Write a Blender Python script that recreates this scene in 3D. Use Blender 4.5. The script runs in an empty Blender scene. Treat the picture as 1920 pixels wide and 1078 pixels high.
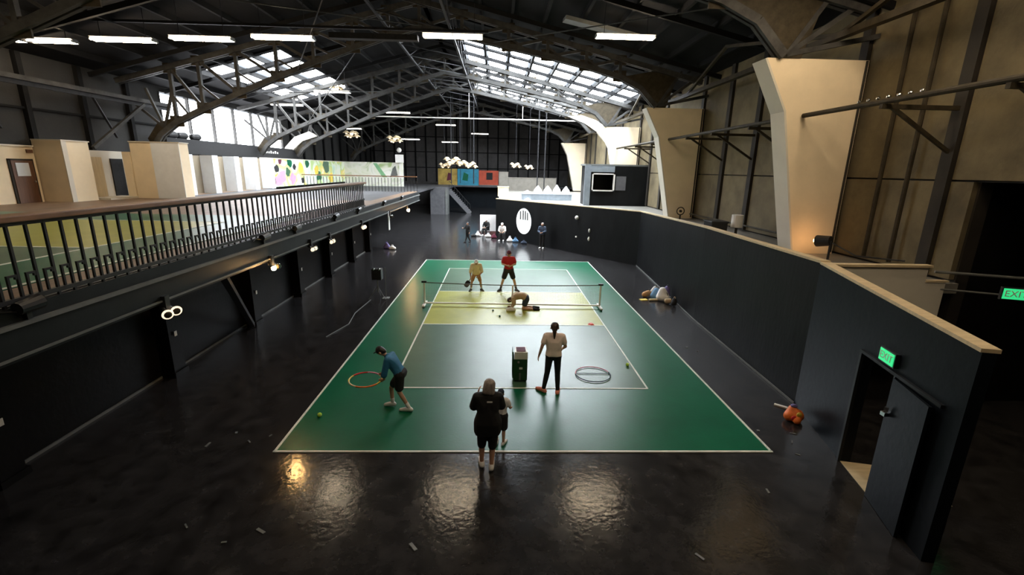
import bpy, bmesh, math, random
from mathutils import Vector, Matrix
random.seed(7)
R = math.radians
sc = bpy.context.scene
col = sc.collection

# ------------------------------------------------------------------ camera
H_CAM, FPX = 5.0384, 857.11
PIT, YAW, ROLL = 0.2523, 0.0346, 0.0208
CX, CY = -0.598, -16.617
fw = Vector((math.sin(YAW)*math.cos(PIT), math.cos(YAW)*math.cos(PIT), -math.sin(PIT)))
rt = Vector((math.cos(YAW), -math.sin(YAW), 0)); up = rt.cross(fw)
r2 = rt*math.cos(ROLL)+up*math.sin(ROLL); u2 = -rt*math.sin(ROLL)+up*math.cos(ROLL)
cam_d = bpy.data.cameras.new('camera'); cam = bpy.data.objects.new('camera', cam_d)
col.objects.link(cam)
cam_d.sensor_width = 36; cam_d.lens = FPX/1920*36; cam_d.clip_end = 300
cam.matrix_world = Matrix(((r2.x, u2.x, -fw.x, CX), (r2.y, u2.y, -fw.y, CY), (r2.z, u2.z, -fw.z, H_CAM), (0, 0, 0, 1)))
sc.camera = cam

# ------------------------------------------------------------------ world, exposure
w = bpy.data.worlds.new('world'); sc.world = w; w.use_nodes = True
w.node_tree.nodes['Background'].inputs[0].default_value = (0.75, 0.86, 1.0, 1)
w.node_tree.nodes['Background'].inputs[1].default_value = 1.0
sc.view_settings.view_transform = 'Standard'; sc.view_settings.look = 'None'
sc.view_settings.gamma = 1.0; sc.view_settings.use_curve_mapping = False
sc.view_settings.exposure = 0.0
sc.cycles.use_denoising = True
sc.cycles.max_bounces = 8; sc.cycles.diffuse_bounces = 4; sc.cycles.glossy_bounces = 4
sc.cycles.sample_clamp_indirect = 8.0
SKY_R, SKY_L, SKY_W = 42.0, 40.0, 12.0     # daylight through the roof lights and the side window
TUBE = 68.0

# ------------------------------------------------------------------ materials
M = {}
def mat(name, c, rough=0.6, metal=0.0, var=0.25, scale=3.0, bump=0.0, bscale=None, c2=None, thr=None, spec=0.5, stretch=None, rvar=0.0):
    m = bpy.data.materials.new(name); m.use_nodes = True
    nt = m.node_tree; b = nt.nodes['Principled BSDF']; L = nt.links.new
    b.inputs['Roughness'].default_value = rough; b.inputs['Metallic'].default_value = metal
    b.inputs['Specular IOR Level'].default_value = spec
    tc = nt.nodes.new('ShaderNodeTexCoord'); vec = tc.outputs['Object']
    if stretch:
        mp = nt.nodes.new('ShaderNodeMapping'); mp.inputs['Scale'].default_value = stretch
        L(vec, mp.inputs[0]); vec = mp.outputs[0]
    n = nt.nodes.new('ShaderNodeTexNoise'); n.inputs['Scale'].default_value = scale; n.inputs['Detail'].default_value = 6
    n.inputs['Roughness'].default_value = 0.62; L(vec, n.inputs['Vector'])
    r = nt.nodes.new('ShaderNodeValToRGB'); r.color_ramp.elements[0].position = 0.3; r.color_ramp.elements[1].position = 0.7
    if thr: r.color_ramp.elements[0].position, r.color_ramp.elements[1].position = thr
    a = [max(0, x*(1-var)) for x in c]; z = [min(1, x*(1+var)) for x in c] if c2 is None else c2
    if c2 is not None: a = c
    r.color_ramp.elements[0].color = (*a, 1); r.color_ramp.elements[1].color = (*z, 1)
    L(n.outputs['Fac'], r.inputs[0]); L(r.outputs[0], b.inputs['Base Color'])
    if rvar:
        mr = nt.nodes.new('ShaderNodeMapRange'); mr.inputs[1].default_value = .3; mr.inputs[2].default_value = .7
        mr.inputs[3].default_value = rough-rvar; mr.inputs[4].default_value = rough+rvar
        n3 = nt.nodes.new('ShaderNodeTexNoise'); n3.inputs['Scale'].default_value = scale*.6; n3.inputs['Detail'].default_value = 8
        L(tc.outputs['Object'], n3.inputs['Vector']); L(n3.outputs['Fac'], mr.inputs[0]); L(mr.outputs[0], b.inputs['Roughness'])
    if bump:
        n2 = nt.nodes.new('ShaderNodeTexNoise'); n2.inputs['Scale'].default_value = bscale or scale*8; n2.inputs['Detail'].default_value = 4
        L(vec, n2.inputs['Vector'])
        bp = nt.nodes.new('ShaderNodeBump'); bp.inputs['Strength'].default_value = bump; bp.inputs['Distance'].default_value = .02
        L(n2.outputs['Fac'], bp.inputs['Height']); L(bp.outputs[0], b.inputs['Normal'])
    M[name] = m; return m
def emis(name, c, s, noise=0.0):
    m = bpy.data.materials.new(name); m.use_nodes = True
    nt = m.node_tree; b = nt.nodes['Principled BSDF']
    b.inputs['Base Color'].default_value = (*c, 1); b.inputs['Roughness'].default_value = .4
    b.inputs['Emission Color'].default_value = (*c, 1); b.inputs['Emission Strength'].default_value = s
    M[name] = m; return m

mat('floor_black', (.021, .020, .0205), .15, var=.6, scale=3.0, bump=.14, bscale=12, rvar=.03, spec=.55)
mat('court_green', (.001, .10, .046), .33, var=.12, scale=1.2, rvar=.015, bump=.06, bscale=20, spec=.27)
mat('court_inner', (.05, .115, .066), .33, var=.12, scale=1.5, rvar=.015, bump=.06, bscale=20, spec=.27)
mat('court_yellow', (.34, .35, .055), .33, var=.12, scale=1.5, rvar=.015, bump=.06, bscale=20, spec=.27)
mat('court_line', (.66, .70, .62), .5, var=.1, scale=4)
mat('black_paint', (.006, .0065, .007), .5, var=.45, scale=1.2, bump=.2, stretch=(1, 1, .35), spec=.12)
mat('blue_black_paint', (.004, .006, .0085), .45, var=.35, scale=1.0, bump=.15, spec=.1)
mat('under_wall', (.006, .0055, .0055), .5, var=.4, scale=1.4, bump=.15, spec=.1)
mat('dark_steel', (.018, .018, .02), .6, metal=0, var=.4, scale=5, spec=.2)
mat('truss_steel', (.05, .049, .047), .6, var=.4, scale=2.5, spec=.15)
mat('gusset_steel', (.038, .03, .018), .6, var=.4, scale=4, spec=.15)
mat('roof_board', (.011, .011, .012), .85, var=.35, scale=1.3, stretch=(1, .1, 1), bump=.3, spec=.1)
mat('purlin', (.007, .007, .0075), .85, var=.3, spec=.2)
mat('concrete_tan', (.132, .104, .055), .85, var=.38, scale=.9, bump=.25, bscale=12)
mat('concrete_gray', (.024, .0235, .0225), .85, var=.25, scale=.8, bump=.2, bscale=10)
mat('pier_dark', (.018, .014, .009), .8, var=.35, scale=2)
mat('plaster_cream', (.80, .67, .47), .8, var=.07, scale=1.2)
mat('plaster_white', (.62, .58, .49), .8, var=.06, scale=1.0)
mat('plaster_tan', (.26, .215, .15), .8, var=.08)  # tan plaster of the wall between the piers
mat('plaster_blue', (.76, .80, .84), .8, var=.05)
mat('far_panel', (.06, .057, .056), .8, var=.3, scale=1.0)
mat('beige_dull', (.09, .082, .068), .8, var=.15)
mat('ply', (.55, .44, .27), .7, var=.15, scale=2, stretch=(1, 8, 1))
mat('wood_rail', (.20, .095, .042), .5, var=.4, scale=3, stretch=(6, .6, 6))
mat('deck_wood', (.19, .12, .075), .5, var=.3, scale=1.5, stretch=(4, .5, 1))
mat('deck_gray', (.06, .06, .064), .5, var=.3, scale=1.2)
mat('iron_black', (.012, .012, .013), .45, var=.3, scale=6)
mat('fascia', (.012, .014, .015), .5, var=.3, scale=1.5, spec=.2)
mat('trim_gray', (.12, .125, .12), .6, var=.2, scale=3)
mat('white_enamel', (.72, .70, .66), .4, var=.06)
mat('chrome', (.7, .7, .7), .18, metal=1, var=.05)
mat('door_brown', (.12, .055, .028), .5, var=.3, scale=2, stretch=(8, 8, 1))
mat('pane_white', (.62, .66, .68), .25, var=.05)
mat('plastic_black', (.012, .012, .013), .4, var=.2)
mat('skin', (.52, .29, .19), .55, var=.08, scale=6)
mat('skin_tan', (.40, .20, .12), .55, var=.08, scale=6)
mat('hair_brown', (.035, .018, .010), .5, var=.4, scale=30, stretch=(1, 1, .2))
mat('hair_black', (.010, .008, .008), .45, var=.4, scale=30, stretch=(1, 1, .2))
mat('hair_gray', (.26, .225, .20), .5, var=.4, scale=30, stretch=(1, 1, .2))
mat('cloth_black', (.010, .010, .011), .85, var=.3, scale=8)
mat('cloth_red', (.46, .015, .02), .8, var=.15, scale=8)
mat('cloth_cream', (.74, .60, .38), .85, var=.1, scale=8)
mat('cloth_pink', (.86, .70, .62), .85, var=.08, scale=8)
mat('cloth_blue', (.015, .13, .25), .8, var=.2, scale=6)
mat('cloth_teal', (.06, .26, .30), .8, var=.2, scale=6)
mat('cloth_navy', (.03, .045, .075), .85, var=.2, scale=8)
mat('cloth_beige', (.46, .33, .20), .85, var=.12, scale=8)
mat('cloth_white', (.78, .76, .74), .8, var=.06, scale=8)
mat('cloth_tan', (.42, .22, .09), .85, var=.12, scale=8)
mat('cloth_purple', (.16, .13, .30), .85, var=.2, scale=8)
mat('maroon', (.10, .012, .03), .8, var=.2)
mat('shoe_white', (.72, .70, .68), .6, var=.08)
mat('shoe_pink', (.72, .24, .18), .6, var=.15)
mat('sole_dark', (.03, .03, .03), .7, var=.2)
mat('eye_dark', (.01, .008, .006), .2, var=.1)
mat('lip', (.36, .11, .09), .5, var=.1)
mat('ball_yellow', (.55, .85, .05), .6, var=.1, scale=10)
mat('orange', (.75, .16, .02), .6, var=.2, scale=6)
mat('yellow', (.8, .6, .08), .5, var=.15)
mat('red_plastic', (.65, .03, .03), .5, var=.15)
mat('pink_plastic', (.75, .28, .42), .4, var=.15)
mat('disc_red', (.75, .10, .06), .5, var=.15)
mat('machine_green', (.010, .055, .016), .5, var=.4, scale=5)
mat('machine_white', (.72, .70, .62), .5, var=.06)
mat('net_black', (.02, .02, .02), .8, var=.2)
mat('net_white', (.80, .78, .72), .6, var=.06)
mat('teal_board', (.02, .20, .30), .7, var=.3, scale=1.5)
mat('olive_board', (.35, .24, .05), .7, var=.5, scale=1.2)
mat('red_board', (.40, .06, .025), .7, var=.25, scale=1.5)
mat('counter_white', (.20, .19, .168), .45, var=.08)
mat('counter_steel', (.22, .26, .30), .35, metal=.3, var=.15)
mat('stair_gray', (.09, .09, .098), .6, var=.2)
mat('alarm_white', (.8, .78, .74), .5, var=.04)
mat('rag_blue', (.12, .25, .42), .8, var=.2)
mat('green_mark', (.20, .42, .22), .8, var=.2)
emis('skylight_right', (.86, .93, 1.0), SKY_R)
emis('skylight_left', (.90, .95, 1.0), SKY_L)
emis('window_day', (.93, .95, 1.0), SKY_W)
emis('tube', (1.0, .80, .56), TUBE)
emis('tube_far', (1.0, .93, .84), 12.0)
emis('bulb_warm', (1.0, .58, .22), 520.0)
emis('bulb_clamp', (1.0, .50, .20), 45.0)
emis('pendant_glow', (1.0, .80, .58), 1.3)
emis('exit_green', (.04, .80, .28), .75)
emis('oval_lit', (.88, .94, .96), 1.0)

def mural_mat(name, cols, scale):
    m = bpy.data.materials.new(name); m.use_nodes = True; nt = m.node_tree; b = nt.nodes['Principled BSDF']; L = nt.links.new
    tc = nt.nodes.new('ShaderNodeTexCoord'); n = nt.nodes.new('ShaderNodeTexNoise'); n.inputs['Scale'].default_value = scale
    n.inputs['Detail'].default_value = 2.0; n.inputs['Distortion'].default_value = 1.2
    L(tc.outputs['Object'], n.inputs['Vector'])
    r = nt.nodes.new('ShaderNodeValToRGB'); r.color_ramp.interpolation = 'EASE'
    els = r.color_ramp.elements
    for i, c in enumerate(cols):
        p = .28+.46*i/(len(cols)-1)
        e = els[i] if i < 2 else els.new(p)
        e.position = p; e.color = (*c, 1)
    L(n.outputs['Fac'], r.inputs[0]); L(r.outputs[0], b.inputs['Base Color']); b.inputs['Roughness'].default_value = .7
    M[name] = m
mural_mat('mural_paint', [(.25, .42, .22), (.55, .70, .60), (.72, .74, .62), (.45, .62, .25), (.75, .60, .18), (.70, .76, .70)], .55)
mural_mat('mural_paint_pale', [(.35, .45, .20), (.74, .74, .62), (.78, .77, .70), (.62, .66, .52), (.76, .75, .68)], .7)

# ------------------------------------------------------------------ builders
WL = {}
def wloc(o): return WL.get(o.name, Vector((0, 0, 0)))
def tag(o, label, cat, group=None, kind=None):
    o['label'] = label
    if cat: o['category'] = cat
    if group: o['group'] = group
    if kind: o['kind'] = kind
    return o
def thing(name, label, cat, loc=(0, 0, 0), group=None, kind=None):
    o = bpy.data.objects.new(name, None); col.objects.link(o); o.location = loc
    o.empty_display_size = .1; WL[o.name] = Vector(loc)
    return tag(o, label, cat, group, kind)
def link(name, me, parent=None, loc=(0, 0, 0), rot=None):
    """object from shared mesh data; loc is in world space"""
    o = bpy.data.objects.new(name, me); col.objects.link(o)
    o.location = Vector(loc) - (wloc(parent) if parent else Vector((0, 0, 0)))
    if rot: o.rotation_euler = rot
    if parent: o.parent = parent
    WL[o.name] = Vector(loc)
    return o
UP = {}
def unit_pts(sub):
    if sub not in UP:
        tb = bmesh.new(); bmesh.ops.create_icosphere(tb, subdivisions=sub, radius=1); UP[sub] = [v.co.copy() for v in tb.verts]; tb.free()
    return UP[sub]
class B:
    def __init__(s): s.bm = bmesh.new()
    def box(s, c, d, rz=0, rx=0, ry=0, bev=0):
        m = Matrix.Translation(c) @ Matrix.Rotation(rz, 4, 'Z') @ Matrix.Rotation(ry, 4, 'Y') @ Matrix.Rotation(rx, 4, 'X') @ Matrix.Diagonal((*d, 1))
        g = bmesh.ops.create_cube(s.bm, size=1, matrix=m)
        if bev:
            vs = set(g['verts']); es = [e for e in s.bm.edges if e.verts[0] in vs]
            bmesh.ops.bevel(s.bm, geom=es, offset=bev, segments=2, affect='EDGES', profile=.6)
        return s
    def mm(s, a, b, bev=0):
        a, b = Vector(a), Vector(b)
        return s.box((a+b)/2, [abs(x) for x in (b-a)], bev=bev)
    def beam(s, a, b, wd, ht=None, upv=(0, 0, 1)):
        a, b = Vector(a), Vector(b); ht = ht or wd; d = b-a; L = d.length; d.normalize()
        u = Vector(upv)
        if abs(d.dot(u)) > .98: u = Vector((0, 1, 0))
        x = d.cross(u).normalized(); z = x.cross(d)
        m = Matrix(((x.x*wd, d.x*L, z.x*ht, (a.x+b.x)/2), (x.y*wd, d.y*L, z.y*ht, (a.y+b.y)/2), (x.z*wd, d.z*L, z.z*ht, (a.z+b.z)/2), (0, 0, 0, 1)))
        bmesh.ops.create_cube(s.bm, size=1, matrix=m); return s
    def tube(s, a, b, r, n=10, r2_=None):
        a, b = Vector(a), Vector(b); d = b-a
        m = Matrix.Translation((a+b)/2) @ d.to_track_quat('Z', 'Y').to_matrix().to_4x4()
        bmesh.ops.create_cone(s.bm, cap_ends=True, segments=n, radius1=r, radius2=r if r2_ is None else r2_, depth=d.length, matrix=m); return s
    def path(s, pts, r, n=8):
        for a, b in zip(pts[:-1], pts[1:]): s.tube(a, b, r, n)
        for p in pts[1:-1]: s.ball(p, r, 1)
        return s
    def ball(s, c, r, sub=2, sc3=(1, 1, 1)):
        m = Matrix.Translation(c) @ Matrix.Diagonal((*sc3, 1))
        bmesh.ops.create_icosphere(s.bm, subdivisions=sub, radius=r, matrix=m); return s
    def hull(s, sph, sub=2):
        tb = bmesh.new()
        for c, r in sph:
            c = Vector(c)
            for u in unit_pts(sub): tb.verts.new(c+u*r)
        bmesh.ops.convex_hull(tb, input=tb.verts[:], use_existing_faces=False)
        mp = {}
        for f in tb.faces:
            vs = []
            for v in f.verts:
                if v not in mp: mp[v] = s.bm.verts.new(v.co)
                vs.append(mp[v])
            s.bm.faces.new(vs)
        tb.free(); return s
    def prism(s, poly, a, b, axis='Y'):
        """poly in the plane across axis, extruded from a to b"""
        def P(p, t):
            return {'Y': (p[0], t, p[1]), 'X': (t, p[0], p[1]), 'Z': (p[0], p[1], t)}[axis]
        v0 = [s.bm.verts.new(P(p, a)) for p in poly]; v1 = [s.bm.verts.new(P(p, b)) for p in poly]
        n = len(poly)
        s.bm.faces.new(v0); s.bm.faces.new(v1[::-1])
        for i in range(n): s.bm.faces.new((v0[i], v1[i], v1[(i+1) % n], v0[(i+1) % n]))
        return s
    def torus(s, c, R_, r, nrm=(0, 0, 1), n=48, k=8, a0=0, a1=2*math.pi):
        q = Vector(nrm).to_track_quat('Z', 'Y'); full = abs(a1-a0-2*math.pi) < 1e-6
        rings = []
        for i in range(n if full else n+1):
            t = a0+(a1-a0)*i/n
            ring = []
            for j in range(k):
                p = 2*math.pi*j/k
                v = Vector(((R_+r*math.cos(p))*math.cos(t), (R_+r*math.cos(p))*math.sin(t), r*math.sin(p)))
                ring.append(s.bm.verts.new(Vector(c)+q @ v))
            rings.append(ring)
        for i in range(n):
            A, C2 = rings[i], rings[(i+1) % len(rings)]
            for j in range(k): s.bm.faces.new((A[j], C2[j], C2[(j+1) % k], A[(j+1) % k]))
        return s
    def mesh(s, name, m, smooth=False):
        bmesh.ops.recalc_face_normals(s.bm, faces=s.bm.faces[:])
        me = bpy.data.meshes.new(name); s.bm.to_mesh(me); s.bm.free()
        if m: me.materials.append(M[m])
        if smooth:
            for p in me.polygons: p.use_smooth = True
        return me
    def obj(s, name, m, parent=None, smooth=False, loc=None):
        """coordinates are world space; origin at the parent (or loc)"""
        base = Vector(loc) if loc else (wloc(parent) if parent else Vector((0, 0, 0)))
        if base.length: bmesh.ops.translate(s.bm, verts=s.bm.verts[:], vec=-base)
        return link(name, s.mesh(name, m, smooth), parent, base)
def struct(name, o, label=None):
    o['kind'] = 'structure'
    if label: o['label'] = label
    return o
def remesh(o, vox=.012, sm=6):
    md = o.modifiers.new('r', 'REMESH'); md.mode = 'VOXEL'; md.voxel_size = vox; md.use_smooth_shade = True
    if sm:
        s = o.modifiers.new('s', 'SMOOTH'); s.factor = .5; s.iterations = sm
    dg = bpy.context.evaluated_depsgraph_get()
    me = bpy.data.meshes.new_from_object(o.evaluated_get(dg), depsgraph=dg)
    mats = [m for m in o.data.materials]; old = o.data
    o.modifiers.clear(); o.data = me
    if not me.materials and mats: me.materials.append(mats[0])
    bpy.data.meshes.remove(old)
    for p in me.polygons: p.use_smooth = True
    return o
def copy_tree(o, parent=None):
    c = o.copy(); col.objects.link(c); c.parent = parent
    for ch in o.children: copy_tree(ch, c)
    return c

# ================================================================== STRUCTURE
Y0, Y1 = -19.0, 50.0
XL, XR, XRIDGE = -18.2, 9.3, -4.2
def zr(x): return 8.9+.264*(x-XL) if x < XRIDGE else 12.6-.23*(x-XRIDGE)
DZ, DX = 3.48, -5.9           # upper deck level and edge
TR_Y = (-13.7, -3.7, 6.3, 16.3, 22.2, 36.3)

struct('floor', B().mm((XL-1, Y0, -.2), (XR+4, Y1, 0)).obj('floor', 'floor_black'), 'glossy black painted hall floor')
# ---- roof: panels with roof lights let in
cel = struct('ceiling', thing('ceiling', 'dark boarded pitched roof', None), 'dark boarded pitched roof')
nR, nL = 10, 10
xsR = [XRIDGE+(XR+.3-XRIDGE)*i/nR for i in range(nR+1)]
xsL = [XL-.3+(XRIDGE-XL+.3)*i/nL for i in range(nL+1)]
ys = [Y0+2.3*i for i in range(31)]
def is_sky(side, i, j):
    yc = ys[j]+1.15
    if side == 'R': return 1 <= i <= 8 and 10.4 < yc < 31
    return 2 <= i <= 4 and 8.0 < yc < 20.5
bm_roof = B(); npan = 0
pane_cells = []
for side, xs in (('R', xsR), ('L', xsL)):
    for i in range(len(xs)-1):
        run = None
        for j in range(30):
            if is_sky(side, i, j): pane_cells.append((side, xs[i], xs[i+1], ys[j], ys[j+1]))
            else:
                x0, x1 = xs[i], xs[i+1]
                for p in [((x0, ys[j]), (x1, ys[j+1]))]:
                    a, b = p; g = .012
                    vs = [(a[0]+g, a[1], zr(a[0]+g)), (b[0]-g, a[1], zr(b[0]-g)), (b[0]-g, b[1], zr(b[0]-g)), (a[0]+g, b[1], zr(a[0]+g))]
                    lo = [bm_roof.bm.verts.new(v) for v in vs]; hi = [bm_roof.bm.verts.new((v[0], v[1], v[2]+.12)) for v in vs]
                    bm_roof.bm.faces.new(lo); bm_roof.bm.faces.new(hi[::-1])
                    for k in range(4): bm_roof.bm.faces.new((lo[k], lo[(k+1) % 4], hi[(k+1) % 4], hi[k]))
bm_roof.obj('roof_boards', 'roof_board', cel)
for side, x0, x1, y0, y1 in pane_cells:
    b = B(); g = .15
    vs = [(x0+g, y0+g, zr(x0+g)+.03), (x1-g, y0+g, zr(x1-g)+.03), (x1-g, y1-g, zr(x1-g)+.03), (x0+g, y1-g, zr(x0+g)+.03)]
    lo = [b.bm.verts.new(v) for v in vs]; hi = [b.bm.verts.new((v[0], v[1], v[2]+.02)) for v in vs]
    b.bm.faces.new(lo); b.bm.faces.new(hi[::-1])
    for k in range(4): b.bm.faces.new((lo[k], lo[(k+1) % 4], hi[(k+1) % 4], hi[k]))
    b.obj('skylight_pane', 'skylight_right' if side == 'R' else 'skylight_left', cel)
# frame bars between the panes
for side, xs, i0, i1, ya, yb in (('R', xsR, 1, 8, 8, 32), ('L', xsL, 2, 4, 8, 21)):
    for y in ys:
        if ya < y < yb:
            x0, x1 = xs[i0], xs[i1+1]
            B().beam((x0, y, zr(x0)+.0), (x1, y, zr(x1)+.0), .32, .16).obj('skylight_bar', 'purlin', cel)
for xs in (xsR, xsL):
    for x in xs:
        B().mm((x-.06, Y0, zr(x)-.2), (x+.06, Y1, zr(x)+.02)).obj('purlin', 'purlin', cel)
# rafters across, under the roof boards, between the trusses
for y in [Y0+1.2+2.3*i for i in range(0, 30, 2)]:
    B().beam((XRIDGE, y, zr(XRIDGE)-.28), (XR, y, zr(XR)-.28), .12, .18).obj('rafter', 'purlin', cel)
    B().beam((XL, y, zr(XL)-.28), (XRIDGE, y, zr(XRIDGE)-.28), .12, .18).obj('rafter', 'purlin', cel)

# ---- right wall: tan panels between dark piers
wr = struct('wall_right', B().mm((XR+.12, -7.2, 0), (XR+.4, Y1, 9.7)).mm((XR+.12, Y0, 4.98), (XR+.4, -7.2, 9.7)).obj('wall_right', 'pier_dark'), 'tan concrete side wall with dark piers')
piers = [-16.6, -11.6, -9.0, -6.5, -3.4, 1.5, 3.9, 6.6, 11.5, 13.9, 16.6, 21.5, 23.9, 26.6, 31.5, 34, 36.6, 42, 46, Y1]
prev = Y0
for y in piers:
    for z0, z1 in ((2.9, 4.98), (5.02, 9.55)):
        if z0 < 4 and (prev+y)/2 < -6.6:      # dark doorway opening at the near end
            if y > -8: B().mm((XR, -7.15, z0), (XR+.12, y-.16, z1)).obj('wall_panel', 'concrete_tan', wr)
            continue
        B().mm((XR, prev+.16, z0), (XR+.12, y-.16, z1)).obj('wall_panel', 'concrete_tan', wr)
    if y < Y1: B().mm((XR-.10, y-.14, 2.9 if y > -7 else 5.0), (XR+.12, y+.14, 9.5)).obj('pier', 'pier_dark', wr)
    prev = y
# ---- left wall above the deck
wl_ = struct('wall_left', B().mm((XL-.3, Y0, 0), (XL-.08, 9.4, 8.95)).mm((XL-.3, 23.2, 0), (XL-.08, Y1, 8.95)).mm((XL-.3, 9.4, 0), (XL-.08, 23.2, 5.95)).mm((XL-.3, 9.4, 8.6), (XL-.08, 23.2, 8.95)).obj('wall_left', 'concrete_gray'), 'grey panelled side wall above the upper deck')
for i in range(28):
    y = Y0+1.1+2.5*i
    if y > Y1: break
    if 9.4 < y < 23.2:
        B().mm((XL-.08, y-.1, 3.5), (XL+.1, y+.1, 5.7)).obj('stud', 'purlin', wl_)
    else:
        B().mm((XL-.08, y-.1, 3.5), (XL+.1, y+.1, 8.85)).obj('stud', 'purlin', wl_)
for z in (5.2, 6.9):
    B().mm((XL-.08, Y0, z-.04), (XL+.02, 9.4, z+.04)).obj('girt', 'purlin', wl_)
win = struct('window_1', thing('window_1', 'long bright clerestory window in the left wall', None, (XL-.2, 16.3, 5.7)), 'long bright clerestory window in the left wall')
for i in range(6):
    ya = 9.4+2.3*i
    B().mm((XL-.24, ya+.07, 6.02), (XL-.2, ya+2.23, 8.53)).obj('window_pane', 'window_day', win)
for i in range(7):
    ya = 9.4+2.3*i
    B().mm((XL-.28, ya-.05, 5.95), (XL-.05, ya+.05, 8.6)).obj('mullion', 'truss_steel', win)
# ---- far and near end walls
wf = struct('wall_far', B().mm((XL-.3, Y1, 0), (XR+.4, Y1+.3, 13)).obj('wall_far', 'far_panel'), 'dark panelled far end wall')
for i in range(20):
    x = XL+.4+1.43*i
    if x < XR: B().mm((x-.09, Y1-.16, 3.2), (x+.09, Y1, zr(x)-.05)).obj('stud', 'purlin', wf)
for z in (5.1, 7.2, 9.2):
    B().mm((XL, Y1-.1, z-.06), (XR, Y1, z+.06)).obj('girt', 'purlin', wf)
struct('wall_near', B().mm((XL-.3, Y0-.3, 0), (XR+4, Y0, 13)).obj('wall_near', 'far_panel'), 'dark end wall behind the viewer')
struct('wall_right_lower', B().mm((XR+3.7, Y0, 0), (XR+4, -7.0, 5.1)).mm((XR+.4, -7.2, 0), (XR+4, -7.0, 5.1)).mm((XR+.4, Y0, 4.98), (XR+4, -7.0, 5.1)).obj('wall_right_lower', 'under_wall'), 'black wall of the dark side room')

# ---- black partition wall on the right (polyline) and its light top edge
def wallseg(name, A, Bp, za, zb, m, label, th=.16, hole=None):
    A, Bp = Vector((*A, 0)), Vector((*Bp, 0)); d = (Bp-A).normalized(); n = Vector((d.y, -d.x, 0))
    if n.x < 0: n = -n
    if name == 'partition_far': n = Vector((.795, .607, 0))
    b = B()
    def slab(t0, t1, z0, z1a, z1b, o0, o1):
        P = lambda t, o, z: (A+d*t+n*o)+Vector((0, 0, z))
        vs = [P(t0, o0, z0), P(t1, o0, z0), P(t1, o1, z0), P(t0, o1, z0), P(t0, o0, z1a), P(t1, o0, z1b), P(t1, o1, z1b), P(t0, o1, z1a)]
        v = [b.bm.verts.new(x) for x in vs]
        for f in ((0, 1, 2, 3), (7, 6, 5, 4), (0, 4, 5, 1), (1, 5, 6, 2), (2, 6, 7, 3), (3, 7, 4, 0)): b.bm.faces.new([v[i] for i in f])
    L = (Bp-A).length; zz = lambda t: za+(zb-za)*t/L
    if hole:
        h0, h1, hz = hole
        slab(0, h0, 0, zz(0), zz(h0), 0, th); slab(h1, L, 0, zz(h1), zz(L), 0, th); slab(h0, h1, hz, zz(h0), zz(h1), 0, th)
    else: slab(0, L, 0, za, zb, 0, th)
    o = struct('wall_'+name, b.obj('wall_'+name, m), label)
    b = B(); slab2 = None
    P = lambda t, o_, z: (A+d*t+n*o_)+Vector((0, 0, z))
    vs = [P(0, -.02, za), P(L, -.02, zb), P(L, th+.03, zb), P(0, th+.03, za)]
    lo = [b.bm.verts.new(x) for x in vs]; hi = [b.bm.verts.new(x+Vector((0, 0, .05))) for x in vs]
    b.bm.faces.new(lo); b.bm.faces.new(hi[::-1])
    for k in range(4): b.bm.faces.new((lo[k], lo[(k+1) % 4], hi[(k+1) % 4], hi[k]))
    b.obj('cap', 'ply', o)
    return o, A, d, n
PA = (-.72, 18.4); PB = (7.15, 8.1); PC = (6.4, -1.4); PD = (6.2, -7.4); PE = (5.8, -9.2); PF = (5.2, -11.7)
wA, A0, dA, nA = wallseg('partition_far', PB, PA, 2.96, 2.88, 'black_paint', 'black partition wall facing the court end, with lit oval')
wallseg('partition_mid', PB, PC, 2.96, 3.27, 'black_paint', 'scuffed black partition wall along the court')
wallseg('partition_mid_near', PC, PD, 3.27, 3.27, 'black_paint', 'black partition wall section next to the court corner')
LD = (Vector(PF)-Vector(PD)).length
wD, D0, dD, nD = wallseg('partition_near', PD, PF, 3.25, 3.04, 'blue_black_paint', 'bluish black partition wall with the open doorway', hole=(2.16, 3.08, 2.1))
for nm, a_, b_ in (('mid', PB, PC), ('midnear', PC, PD)):
    a3, b3 = Vector((*a_, .03)), Vector((*b_, .03))
    o = B().beam(a3+Vector((-.015, 0, 0)), b3+Vector((-.015, 0, 0)), .02, .05).obj('baseboard_right', 'trim_gray'); struct(o.name, o, 'thin worn strip at the foot of the black partition')
# ---- raised side platform behind the partition
pl = B(); pl.prism([(7.15+.1, 8.15), (6.56, -1.4), (6.36, -7.3), (XR+.1, -7.3), (XR+.1, 34), (-.5, 34), (-.5, 18.6)], 2.62, 2.84, 'Z')
struct('platform_right', pl.obj('platform_right', 'counter_white'), 'pale raised platform behind the black partition')
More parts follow.
